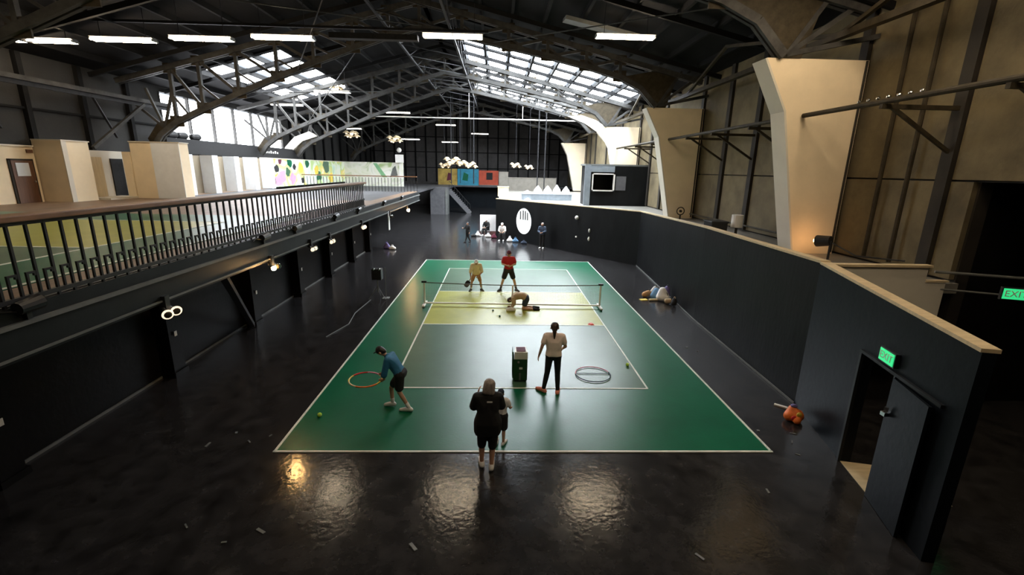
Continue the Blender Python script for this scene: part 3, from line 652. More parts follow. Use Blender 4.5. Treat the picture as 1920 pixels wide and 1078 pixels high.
# pipe rails along the right wall
for k, (ya, yb, br) in enumerate([(-3.78, -12.5, (-6.5, -9.0)), (6.22, -2.95, (3.9, 1.5, -1.2)), (16.2, 7.05, (13.9, 11.5, 8.6))]):
    t = thing('pipe_rail', ['rusty pipe rail on brackets beside the biggest buttress', 'rusty pipe rail on brackets between first and second buttress', 'rusty pipe rail beyond the second buttress'][k], 'pipe rail', (8.4, (ya+yb)/2, 6.5), 'bracketed pipe rails on the right wall')
    B().tube((7.6, ya, 6.6), (7.6, yb, 6.6), .06, 10).obj('front_pipe', 'gusset_steel', t)
    B().tube((8.0, ya-1.0, 6.68), (8.0, yb, 6.68), .045, 10).obj('rear_pipe', 'gusset_steel', t)
    for y in br:
        B().mm((7.5, y-.04, 6.45), (XR, y+.04, 6.54)).obj('bracket_arm', 'gusset_steel', t)
        B().beam((7.75, y, 6.48), (XR, y, 5.55), .07).obj('bracket_strut', 'gusset_steel', t)
    if k == 0:
        for i in range(7): B().ball((8.0, -5.2-.28*i, 6.76), .05).obj('fitting', 'chrome', t)
for k, y in enumerate((-5.7, -4.9)):
    o = B().tube((9.15, y, 3.0), (9.15, y, 9.3), .05, 8).obj('vertical_conduit', 'gusset_steel', loc=(9.15, y, 3)); tag(o, ['thick vertical conduit on the tan wall beside the dark pier', 'vertical conduit on the tan wall next to the big buttress'][k], 'pipe', 'vertical conduits')
t = thing('clamp_lamp', 'black clamp work lamp glowing at the foot of the biggest buttress', 'lamp', (8.35, -4.6, 2.84))
B().tube((8.4, -4.62, 3.35), (8.25, -4.3, 3.3), .13, 14, .16).obj('hood', 'plastic_black', t); B().ball((8.24, -4.27, 3.3), .07).obj('bulb', 'bulb_clamp', t); B().tube((8.4, -4.62, 2.84), (8.4, -4.62, 3.35), .03, 8).obj('stand', 'plastic_black', t)
B().path([(8.4, -4.7, 3.3), (8.7, -5.2, 3.05), (9.2, -6.1, 3.1)], .02).obj('cable', 'plastic_black', t)
# plywood parapet at the near end of the platform
t = thing('plywood_parapet', 'beige plywood parapet stepping down behind the black wall', 'partition', (7.6, -7.4, 2.0))
B().mm((6.42, -7.45, 1.9), (8.5, -7.38, 3.22)).mm((8.5, -7.45, 1.9), (8.95, -7.38, 2.9)).obj('panel', 'plaster_white', t)
B().mm((6.42, -7.5, 3.22), (8.55, -7.34, 3.27)).obj('top_edge', 'ply', t); B().mm((8.5, -7.47, 2.9), (9.0, -7.36, 2.94)).obj('step_edge', 'ply', t)
o = B().tube((8.8, -7.3, 3.1), (12, -8.6, 3.1), .03, 8).obj('steel_cable_rail', 'trim_gray', loc=(9.5, -7.6, 3.1)); tag(o, 'thin pale rail in the dark beside the plywood parapet', 'rail')
o = B().tube((8.8, -7.4, 2.75), (12, -8.9, 2.75), .02, 8).obj('steel_cable_rail', 'trim_gray', loc=(9.5, -7.6, 2.75)); tag(o, 'lower thin pale rail in the dark beside the parapet', 'rail')
# exit signs
def exit_sign(loc, nrm_ang, label, w_=.36, h_=.19):
    t = thing('exit_sign', label, 'exit sign', loc, 'green exit signs')
    rotm = Matrix.Translation(loc) @ Matrix.Rotation(nrm_ang, 4, 'Z')
    def put(b, nm, m):
        bmesh.ops.transform(b.bm, matrix=rotm, verts=b.bm.verts[:]); return b.obj(nm, m, t)
    put(B().box((0, .03, 0), (w_+.04, .06, h_+.04)), 'housing', 'plastic_black')
    put(B().box((0, -.006, 0), (w_, .012, h_)), 'lit_panel', 'exit_green')
    cu = bpy.data.curves.new('exit_text', 'FONT'); cu.body = 'EXIT'; cu.size = h_*.85; cu.align_x = 'CENTER'; cu.align_y = 'CENTER'; cu.extrude = .003
    to = bpy.data.objects.new('tmp', cu); col.objects.link(to)
    dg = bpy.context.evaluated_depsgraph_get(); me = bpy.data.meshes.new_from_object(to.evaluated_get(dg)); bpy.data.objects.remove(to)
    me.transform(Matrix.Translation((0, -.016, 0)) @ Matrix.Rotation(R(90), 4, 'X')); me.transform(Matrix.Rotation(nrm_ang, 4, 'Z'))
    me.materials.clear(); me.materials.append(M['white_enamel']); link('lettering', me, t, loc)
ang = math.atan2(-dD.y, -dD.x)+math.pi     # sign faces the hall
mid = D0+dD*2.85-nD*.06
exit_sign((mid.x, mid.y, 2.33), math.atan2(dD.y, dD.x), 'green lit exit sign over the open doorway in the black wall')
exit_sign((8.68, -9.0, 3.06), R(-20), 'green lit exit sign in the dark at the right edge')
# doorway, open leaf, tan floor
t = thing('door_leaf', 'dark door leaf swung open against the black wall', 'door', (5.5, -10.4, 0))
a = D0+dD*3.1-nD*.03; b_ = D0+dD*4.02-nD*.10
B().beam((a.x, a.y, 1.05), (b_.x, b_.y, 1.05), .045, 2.08).obj('leaf', 'blue_black_paint', t)
hp = D0+dD*3.18-nD*.10
B().beam((hp.x, hp.y, 1.52), (hp.x-.02, hp.y-.03, 1.65), .05, .03).mm((hp.x-.05, hp.y-.05, 1.5), (hp.x+.03, hp.y+.03, 1.56)).obj('handle', 'chrome', t)
b = B()
for t0, t1, z0, z1 in ((2.10, 2.16, 0, 2.14), (3.08, 3.12, 0, 2.14), (2.10, 4.1, 2.12, 2.17)):
    p, q = D0+dD*t0-nD*.02, D0+dD*t1-nD*.02
    b.beam((p.x, p.y, (z0+z1)/2), (q.x, q.y, (z0+z1)/2), .05, z1-z0)
struct('door_1', b.obj('door_1', 'fascia'), 'dark door frame in the black wall')
p = D0+dD*2.2+nD*.1
struct('floor_side_room', B().prism([(D0+dD*2.16)[:2], (D0+dD*3.08)[:2], (D0+dD*3.08+nD*1.2)[:2], (D0+dD*2.16+nD*1.2)[:2]], 0, .01, 'Z').obj('floor_side_room', 'ply'), 'tan floor visible inside the doorway')
# oval, alarms on the far partition
oc = Vector((1.27, 15.79, 1.52))
t = thing('oval_window', 'bright oval window in the black partition', 'window', oc-nA*.02)
b = B(); dn = -nA
def ell(s, off): return [oc+dA*(.80*s*math.cos(i*math.pi/20))+Vector((0, 0, .90*s*math.sin(i*math.pi/20)))+dn*off for i in range(40)]
def disc(b, s, o0, o1):
    v0 = [b.bm.verts.new(p) for p in ell(s, o0)]; v1 = [b.bm.verts.new(p) for p in ell(s, o1)]
    b.bm.faces.new(v0); b.bm.faces.new(v1[::-1])
    for i in range(40): b.bm.faces.new((v0[i], v1[i], v1[(i+1) % 40], v0[(i+1) % 40]))
disc(b, 1.0, .0, .03); b.obj('pane', 'oval_lit', t)
b = B(); disc(b, 1.05, .0, .02); b.obj('frame', 'iron_black', t)
for k in (-.42, -.18, .05, .34):
    p = oc+dA*k+dn*.045
    h = .9*math.sqrt(max(0, 1-(k/.8)**2))
    B().beam((p.x, p.y, 1.62), (p.x, p.y, 1.52+h*.85), .13, .02, upv=tuple(dn)).obj('bar', 'trim_gray', t)
for k, (s_, z, r) in enumerate([(4.62, 2.24, .13), (4.6, 1.05, .06), (3.55, 1.55, .06), (3.55, 1.05, .065)]):
    p = A0+dA*s_-nA*.04
    o = B().ball((p.x, p.y, z), r, 2, (1, 1, 1 if k < 2 else 2.2)).obj('wall_fitting', 'alarm_white', loc=(p.x, p.y, z)); tag(o, ['round white wall lamp high on the black partition', 'small white socket on the black partition', 'upper pale paper strip on the black partition', 'lower pale paper strip on the black partition'][k], 'wall fitting')

# ================================================================== COURT
ct = thing('court', 'green court with yellow kitchen zones on the hall floor', 'court', (0, -.15, 0))
B().mm((-4.58, -9.22, 0), (4.59, 8.93, .008)).obj('surround', 'court_green', ct)
B().mm((-3.05, -6.7, 0), (3.05, 6.7, .011)).obj('playing_area', 'court_inner', ct)
B().mm((-3.05, -2.13, 0), (3.05, 2.13, .014)).obj('kitchen_zone', 'court_yellow', ct)
lw = .022
for x, a_, b_ in ((-4.58, -9.22, 8.93), (4.59, -9.22, 8.93), (-3.05, -6.7, 6.7), (3.05, -6.7, 6.7)):
    B().mm((x-lw, a_, 0), (x+lw, b_, .018)).obj('line', 'court_line', ct)
for y, x0, x1 in ((-9.22, -4.61, 4.62), (8.93, -4.61, 4.62), (-6.7, -3.05, 3.05), (6.7, -3.05, 3.05), (-2.13, -3.05, 3.05), (2.13, -3.05, 3.05)):
    B().mm((x0, y-lw, 0), (x1, y+lw, .018)).obj('line', 'court_line', ct)
# net
nt_ = thing('court_net', 'white framed portable net across the court', 'net', (0, 0, 0))
for s in (-1, 1):
    yb = 0.0 if s < 0 else -.12
    B().tube((3.3*s, yb, .06), (3.3*s, yb, .95), .035, 10).obj('post', 'white_enamel', nt_)
    B().mm((3.3*s-.05, yb-.35, .05), (3.3*s+.05, yb+.35, .11)).obj('base_foot', 'white_enamel', nt_)
    for k in (-.3, .3): B().tube((3.3*s-.04, yb+k, .05), (3.3*s+.04, yb+k, .05), .05, 10).obj('wheel', 'plastic_black', nt_)
    B().mm((3.3*s-.09, yb-.04, .90), (3.3*s+.09, yb+.04, .97)).obj('post_cap', 'plastic_black', nt_)
B().beam((-3.3, 0, .12), (3.3, -.12, .12), .05, .05).obj('bottom_tube', 'net_white', nt_)
tp = B()
N = 24
def sag(t): return .91-.06*(1-(2*t-1)**2)
for i in range(N):
    a_, b_ = i/N, (i+1)/N
    tp.beam((-3.3+6.6*a_, -.12*a_, sag(a_)), (-3.3+6.6*b_, -.12*b_, sag(b_)), .012, .035)
tp.obj('top_tape', 'trim_gray', nt_)
cords = B()
for i in range(1, 110):
    t_ = i/110; cords.beam((-3.3+6.6*t_, -.12*t_, .15), (-3.3+6.6*t_, -.12*t_, sag(t_)), .0022, .0022)
for k in range(1, 12):
    z = .15+.73*k/12; cords.beam((-3.3, 0, z), (3.3, -.12, z-.03), .0022, .0022)
q = cords.obj('netting', 'net_white', nt_); q['kind'] = 'stuff'
B().mm((-.03, -.08, .02), (.03, -.04, .86)).obj('centre_strap', 'net_white', nt_)
# ball machine
t = thing('ball_machine', 'tall dark green ball machine with white hopper lid on the court', 'ball machine', (-.02, -6.2, 0))
B().mm((-.17, -6.40, .06), (.17, -6.02, .62), bev=.02).obj('body', 'machine_green', t)
B().prism([(-.15, -6.40), (.17, -6.40), (.14, -6.04), (-.12, -6.04)], .62, .80, 'Z').obj('hopper', 'machine_white', t)
B().mm((-.10, -6.36, .80), (.12, -6.09, .815)).obj('opening', 'maroon', t)
B().mm((-.195, -6.38, .12), (-.17, -6.04, .80)).obj('side_panel', 'machine_green', t)
for x in (-.13, .13): B().tube((x-.03, -6.3, .065), (x+.03, -6.3, .065), .05, 10).obj('wheel', 'plastic_black', t)
for x in (-.13, .13): B().mm((x-.03, -6.1, .018), (x+.03, -6.04, .07)).obj('foot', 'plastic_black', t)
B().mm((-.03, -6.41, .36), (.05, -6.395, .41)).obj('badge', 'alarm_white', t); B().ball((-.05, -6.40, .54), .03).obj('dial', 'trim_gray', t); B().mm((-.03, -6.41, .07), (.01, -6.395, .26)).obj('strip', 'trim_gray', t)
# hoops on court
t = thing('floor_hoop', 'pink and black hoop lying on the court right of the girl', 'hoop', (1.88, -5.95, 0))
C_ = (1.88, -5.95, .035)
B().torus(C_, .44, .012, n=24, a0=.6, a1=3.4).obj('dark_arc', 'cloth_navy', t, True); B().torus(C_, .44, .012, n=24, a0=3.4, a1=6.2832).obj('pink_arc', 'pink_plastic', t, True); B().torus(C_, .44, .012, n=8, a0=0, a1=.6).obj('dark_arc', 'cloth_navy', t, True)
o = B().beam((1.45, -5.9, .03), (2.31, -5.9, .03), .014, .014).obj('hoop_stick', 'cloth_navy', loc=(1.88, -5.9, .02)); tag(o, 'thin dark stick lying across the floor hoop', 'stick')
for k, (x, y, r, lab) in enumerate([(-4.22, -8.02, .045, 'yellow green ball on the near left corner of the court'), (2.92, -5.4, .045, 'yellow green ball near the right sideline'), (-.48, -1.3, .037, 'small ball on the kitchen zone left of the kneeling person'), (-.72, -.65, .037, 'small ball on the floor under the net')]):
    b = B().ball((x, y, r+.012), r, 3); o = b.obj('ball', 'ball_yellow' if k < 2 else 'court_inner', loc=(x, y, 0), smooth=True); tag(o, lab, 'ball', 'loose balls on the court')
    B().torus((x, y, r+.012), r*.98, r*.06, (.3, .5, .8), 20, 5).obj('seam', 'court_line', o)
t = thing('marker_disc', 'flat orange marker disc on the court', 'marker', (2.61, -2.02, .012)); B().tube((2.61, -2.02, .012), (2.61, -2.02, .05), .11, 20, .06).obj('cone', 'disc_red', t); B().torus((2.61, -2.02, .05), .055, .008).obj('rim', 'disc_red', t)
# speaker on tripod, left of court
t = thing('speaker_on_tripod', 'black loudspeaker on a grey tripod stand left of the court', 'speaker', (-5.25, .9, 0))
B().mm((-5.45, .75, .78), (-5.07, 1.05, 1.22), bev=.03).obj('cabinet', 'plastic_black', t)
B().tube((-5.26, .74, .95), (-5.26, .76, .95), .13, 20).obj('woofer', 'iron_black', t)
for x in (-5.36, -5.15): B().ball((x, .78, 1.2), .05).obj('cap_light', 'chrome', t)
B().tube((-5.26, .9, .25), (-5.26, .9, .8), .022, 8).obj('pole', 'trim_gray', t)
for a in (90, 210, 330): B().tube((-5.26, .9, .5), (-5.26+.38*math.cos(R(a)), .9+.38*math.sin(R(a)), .02), .014, 6).obj('leg', 'trim_gray', t)
o = B().tube((-4.98, 1.0, 0), (-4.98, 1.0, 1.25), .018, 8).box((-4.98, 1.0, .01), (.25, .25, .02)).obj('thin_stand', 'trim_gray', loc=(-4.98, 1, 0)); tag(o, 'thin grey microphone stand beside the loudspeaker', 'stand')
o = B().path([(-5.5, .7, .012), (-5.6, -1.0, .012), (-5.45, -2.2, .012), (-5.75, -3.4, .012)], .012).obj('floor_cable', 'trim_gray', loc=(-5.5, -1, 0)); tag(o, 'grey cable on the floor running from the speaker', 'cable')
# right side floor things
t = thing('orange_bag', 'crumpled orange and red bag by the right wall near the doorway', 'bag', (5.72, -8.1, 0))
o = B().hull([((5.62, -8.1, .11), .11), ((5.8, -8.12, .12), .12), ((5.73, -8.0, .24), .07)]).hull([((5.7, -8.25, .08), .08), ((5.85, -8.05, .14), .09)]).obj('body', 'orange', t); remesh(o, .02, 4)
for p in ((5.65, -8.22, .12), (5.78, -8.2, .06), (5.75, -8.22, .2)): B().ball(p, .06, 2, (1, .5, 1)).obj('patch', 'yellow' if p[2] != .12 else 'red_plastic', t)
B().ball((5.75, -8.02, .30), .06, 2, (1.2, 1, .7)).obj('knot', 'cloth_purple', t)
o = B().box((5.84, -7.55, .02), (.34, .07, .03), rz=R(-40)).obj('white_stick', 'white_enamel', loc=(5.84, -7.55, 0)); tag(o, 'white baton lying on the floor before the orange bag', 'baton')
for k, (cx_, cy_, sp, m, lab) in enumerate([
        (5.55, 1.55, [((0, 0, .12), .12), ((.2, .1, .16), .13)], 'cloth_tan', 'tan bag at the left end of the pile by the right wall'),
        (5.85, 1.35, [((0, 0, .13), .13), ((.15, .1, .3), .14), ((.25, 0, .12), .12)], 'rag_blue', 'blue bag in the pile by the right wall'),
        (6.02, 1.05, [((0, 0, .16), .16), ((.12, .1, .4), .15), ((.22, -.1, .16), .15)], 'cloth_white', 'large white bag in the middle of the pile'),
        (6.45, 1.42, [((0, 0, .16), .13), ((.0, .05, .42), .11)], 'cloth_purple', 'purple backpack leaning on the black wall'),
        (6.15, .62, [((0, 0, .12), .11), ((.13, -.05, .14), .10)], 'cloth_beige', 'brown bag at the front of the pile'),
        (6.32, .32, [((0, 0, .13), .12), ((.03, .05, .25), .08)], 'cloth_black', 'black bag at the right end of the pile'),
        (5.6, 1.0, [((0, 0, .05), .05), ((.35, .05, .05), .05)], 'cloth_cream', 'cream folded towel in front of the pile'),
        (5.95, 1.75, [((0, 0, .15), .13), ((.1, 0, .35), .1)], 'shoe_white', 'small white bag at the back of the pile')]):
    t = thing('bag', lab, 'bag', (cx_, cy_, 0), 'bags piled by the right wall')
    b = B(); b.hull([(Vector((cx_, cy_, 0))+Vector(c), r) for c, r in sp]); o = b.obj('body', m, t); remesh(o, .025, 3)
    c, r = sp[-1]; B().torus((cx_+c[0], cy_+c[1], c[2]+r*.8), r*.55, .015, (1, .3, 0), 16, 6).obj('handle', 'cloth_black' if m != 'cloth_black' else 'cloth_beige', t)
t = thing('yellow_paddle', 'yellow paddle lying in front of the bag pile', 'paddle', (5.45, .95, 0)); B().box((5.4, 1.15, .015), (.3, .2, .02), rz=.2).obj('blade', 'yellow', t); B().box((5.63, 1.2, .015), (.16, .03, .025), rz=.2).obj('grip', 'plastic_black', t)
random.seed(21)
spots = [(-5.6, -8.6), (-5.2, -8.9), (-5.9, -9.0), (-4.9, -8.7), (-5.0, -11.0), (-4.3, -11.3), (-3.9, -11.1), (5.2, -8.9), (5.4, -8.6), (5.05, -9.3), (4.75, -8.5), (3.9, -10.3), (5.3, -4.3), (5.1, -4.0), (-1.7, -11.4), (2.2, -11.6)]
SCR = ['pale scrap on the floor left of the near court corner, middle of four', 'pale scrap on the floor just left of the near left court corner', 'leftmost pale scrap on the floor beside the near left corner', 'pale scrap touching the left side of the near court corner', 'left one of three pale scraps on the near floor, lower left', 'middle one of three pale scraps on the near floor, lower left', 'right one of three pale scraps on the near floor, lower left', 'pale scrap on the floor below the orange bag', 'pale scrap on the floor closest to the orange bag', 'pale scrap on the floor between the bag and the doorway', 'pale scrap just outside the near right court corner', 'lone pale scrap on the near floor below the right court corner', 'pale scrap along the right wall halfway up the court', 'second pale scrap along the right wall halfway up the court', 'pale scrap at the bottom middle left of the near floor', 'pale scrap at the bottom right of the near floor']
for k, (x, y) in enumerate(spots):
    o = B().box((x, y, .006), (random.uniform(.04, .16), random.uniform(.02, .05), .01), rz=random.uniform(0, 3)).obj('paper_scrap', 'trim_gray', loc=(x, y, 0)); tag(o, SCR[k], 'scrap', 'scraps on the floor')

# ================================================================== LAMPS
HANG = B().tube((0, 0, 0), (0, 0, 1), .012, 6).mesh('hanger', 'dark_steel')
def make_strip(m):
    t = thing('strip_light', 'x', 'strip light', (0, 0, 0))
    B().mm((-1.25, -.07, .06), (1.25, .07, .13)).obj('housing', 'trim_gray', t)
    B().prism([(-.07, .06), (.07, .06), (.16, .12), (-.16, .12)], -1.24, 1.24, 'X').obj('reflector', 'trim_gray', t)
    for yy in (-.12, .12):
        for x0 in (-1.22, .01): B().tube((x0, yy, .03), (x0+1.2, yy, .03), .03, 8).obj('tube', m, t)
    for x in (-1.24, 0, 1.24): B().box((x, 0, .04), (.03, .32, .07)).obj('end_cap', 'trim_gray', t)
    for x in (-.9, .9): link('hanger', HANG, t, (x, 0, .13))
    return t
s0 = make_strip('tube'); s1 = make_strip('tube_far')
def place_strip(src, used, x, y, z, lab):
    o = src if not used[0] else copy_tree(src); used[0] = True
    for ch in o.children:
        if ch.name.startswith('hanger'): ch.scale.z = zr(x+ch.location.x)-z-.13
    o.location = (x, y, z); o.scale.x = .86; tag(o, lab, 'strip light', 'fluorescent strip lights hung from the roof')
u0, u1 = [False], [False]
names = ['leftmost strip light of the near row', 'second strip light from the left in the near row', 'third strip light from the left in the near row', 'fourth strip light from the left in the near row', 'strip light near the middle of the near row', 'rightmost strip light of the near row']
for (x, z), lab in zip([(-16.54, 9.02), (-13.8, 9.12), (-11.09, 9.23), (-8.26, 9.34), (-2.27, 9.55), (3.93, 9.70)], names): place_strip(s0, u0, x, 1.5, z, lab)
for x, y, z, lab in ((-2.3, -8.5, 9.6, 'strip light of the row overhead, left of the viewer'), (3.2, -8.5, 9.6, 'strip light of the row overhead, right of the viewer'), (-8, -8.5, 9.6, 'strip light of the row overhead, far left'), (6.4, -8.8, 9.4, 'strip light of the row overhead, by the right wall'), (6.4, -6.3, 9.4, 'strip light overhead beside the biggest buttress'), (6.4, -12.5, 9.4, 'strip light behind the viewer, by the right wall'), (6.4, -15.6, 9.4, 'strip light far behind the viewer, by the right wall'), (3.2, -13, 9.6, 'strip light behind the viewer, right of the middle'), (-3, -13.5, 9.6, 'strip light behind the viewer, left of the middle'), (-12.5, -9.5, 9.2, 'strip light of the row overhead, above the upper deck')): place_strip(s0, u0, x, y, z, lab)  # unseen fixtures, added to brighten the buttress, right wall and left partitions
for x, y, z, lab in ((-10.6, 13.2, 9.3, 'strip light below the left roof lights'), (-9.37, 26.0, 9.6, 'strip light left of the hall centre, behind the third truss'), (-15.2, 31.5, 8.6, 'far left strip light above the fan pendant'), (-6.28, 35.6, 9.5, 'far strip light left of the drop pipes'), (-2.9, 43, 9.2, 'farthest strip light right of the drop pipes'), (-6.9, 46, 8.3, 'lowest far strip light above the pendants'), (-10.9, 40, 8.2, 'dim far strip light left of the ridge'), (-15.2, 17.5, 9.0, 'strip light in the glare of the left roof lights')):
    place_strip(s1, u1, x, y, z, lab)
o = B().mm((-17.2, 1.60, 9.78), (-1.0, 1.70, 9.86)).obj('light_rail', 'dark_steel', loc=(-9, 1.5, 9.8)); tag(o, 'dark channel carrying the near row of strip lights', 'channel')
o = B().mm((-6.6, 1.3, 9.4), (-3.5, 1.6, 9.58)).obj('cable_tray', 'dark_steel', loc=(-5, 1.5, 9.4)); tag(o, 'dark cable tray between the fourth and fifth strip lights', 'tray')
o = B().beam((1.9, 3.1, 10.75), (4.9, 3.4, 10.25), .5, .14).obj('unlit_fixture', 'trim_gray', loc=(3.4, 3.2, 10.5)); tag(o, 'pale unlit fixture under the right roof slope', 'fixture')
# under-deck lamps
LAMPS = [(-9.47, 2.80, 0), (-5.95, 2.80, 1), (-3.64, 2.84, 0), (-2.15, 2.82, 0), (1.36, 2.84, 1), (6.08, 2.78, 0), (10.5, 2.72, 1)]
ll = ['unlit twin chrome lamp under the near deck edge', 'lit warm twin lamp under the deck edge over the lower wall', 'unlit pale lamp under the deck edge, third from near', 'unlit white lamp under the deck edge, fourth from near', 'lit twin lamp under the deck edge above the slim column', 'unlit lamp under the deck edge before the last one', 'bright warm lamp at the far end of the deck edge']
for k, (y, z, lit) in enumerate(LAMPS):
    t = thing('deck_lamp', ll[k], 'lamp', (DX-.04, y, z+.1), 'lamps under the deck edge')
    x = DX+.02; z -= .06; lit2 = lit if k != 4 else .5
    B().mm((x-.06, y-.05, z+.02), (x+.05, y+.05, z+.25)).obj('mount', 'plastic_black', t)
    for s_, dy in ((0, -.10), (1, .10)):
        B().torus((x+.09, y+dy, z-.03), .065, .018, (.7, -.6, -.2), 20, 8).obj('ring', 'pendant_glow' if k == 0 else 'chrome', t, True)  # nearest lamp's rings are given a glow of their own to read bright
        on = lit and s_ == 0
        mm_ = 'bulb_warm' if on and k != 4 else ('pendant_glow' if on or k in (2, 3, 4) else 'gusset_steel')  # third and fourth lamps get a faint glow as well
        B().ball((x+.09, y+dy, z-.03), .08 if k > 3 else .06, 2).obj('bulb', mm_, t, True)
        B().tube((x+.05, y+dy, z), (x, y+dy*.5, z+.06), .03, 8).obj('arm', 'plastic_black', t)
o = B().mm((DX+.0, 5.85, 2.05), (DX+.02, 6.1, 2.72)).mm((DX-.02, 5.9, 2.6), (DX+.01, 6.05, 2.95)).obj('hanging_banner', 'cloth_white', loc=(DX, 6, 2.9)); tag(o, 'narrow white banner hanging from the far deck edge', 'banner')
# pendants
def pendant(x, y, z, r, top, lab, n=6, glow=True):
    t = thing('pendant_lamp', lab, 'pendant lamp', (x, y, z), 'petal pendant lamps')
    B().tube((x, y, z), (x, y, top), .012, 6).obj('cord', 'dark_steel', t)
    B().ball((x, y, z), r*.22, 2).obj('hub', 'pendant_glow' if glow else 'white_enamel', t)
    for i in range(n):
        a = 2*math.pi*i/n; c = Vector((x+math.cos(a)*r*.6, y+math.sin(a)*r*.6, z-.05))
        c.z += r*(.28 if i % 2 else -.12)
        B().tube(c-Vector((0, 0, r*.14)), c+Vector((0, 0, r*.14)), r*.42, 14, r*.10).obj('petal', 'cloth_cream', t, True)
        B().ball(c-Vector((0, 0, r*.16)), r*.13, 2).obj('bulb', 'pendant_glow', t, True)
        B().tube((x, y, z), c, .02, 6).obj('arm', 'gusset_steel', t)
for x, y, z, r, lab in ((-5.0, 30, 5.75, 1.0, 'large glowing petal pendant in the middle of the cluster'), (-5.9, 30.5, 5.35, .6, 'glowing petal pendant at the left of the cluster'), (-4.2, 30.5, 5.6, .7, 'glowing petal pendant right of the large one'), (-3.3, 30, 5.45, .75, 'separate glowing petal pendant right of the cluster'), (1.13, 30, 5.5, .6, 'petal pendant above the platform, left of two'), (2.45, 30, 5.35, .5, 'petal pendant above the platform, right of two'), (-10.6, 30, 7.7, .8, 'petal pendant high above the pale mural'), (-14.4, 29, 8.0, .8, 'petal pendant high above the large mural'), (-11.3, 16.3, 10.0, .5, 'small petal pendant below the left roof slope')):
    pendant(x, y, z, r, zr(x), lab)

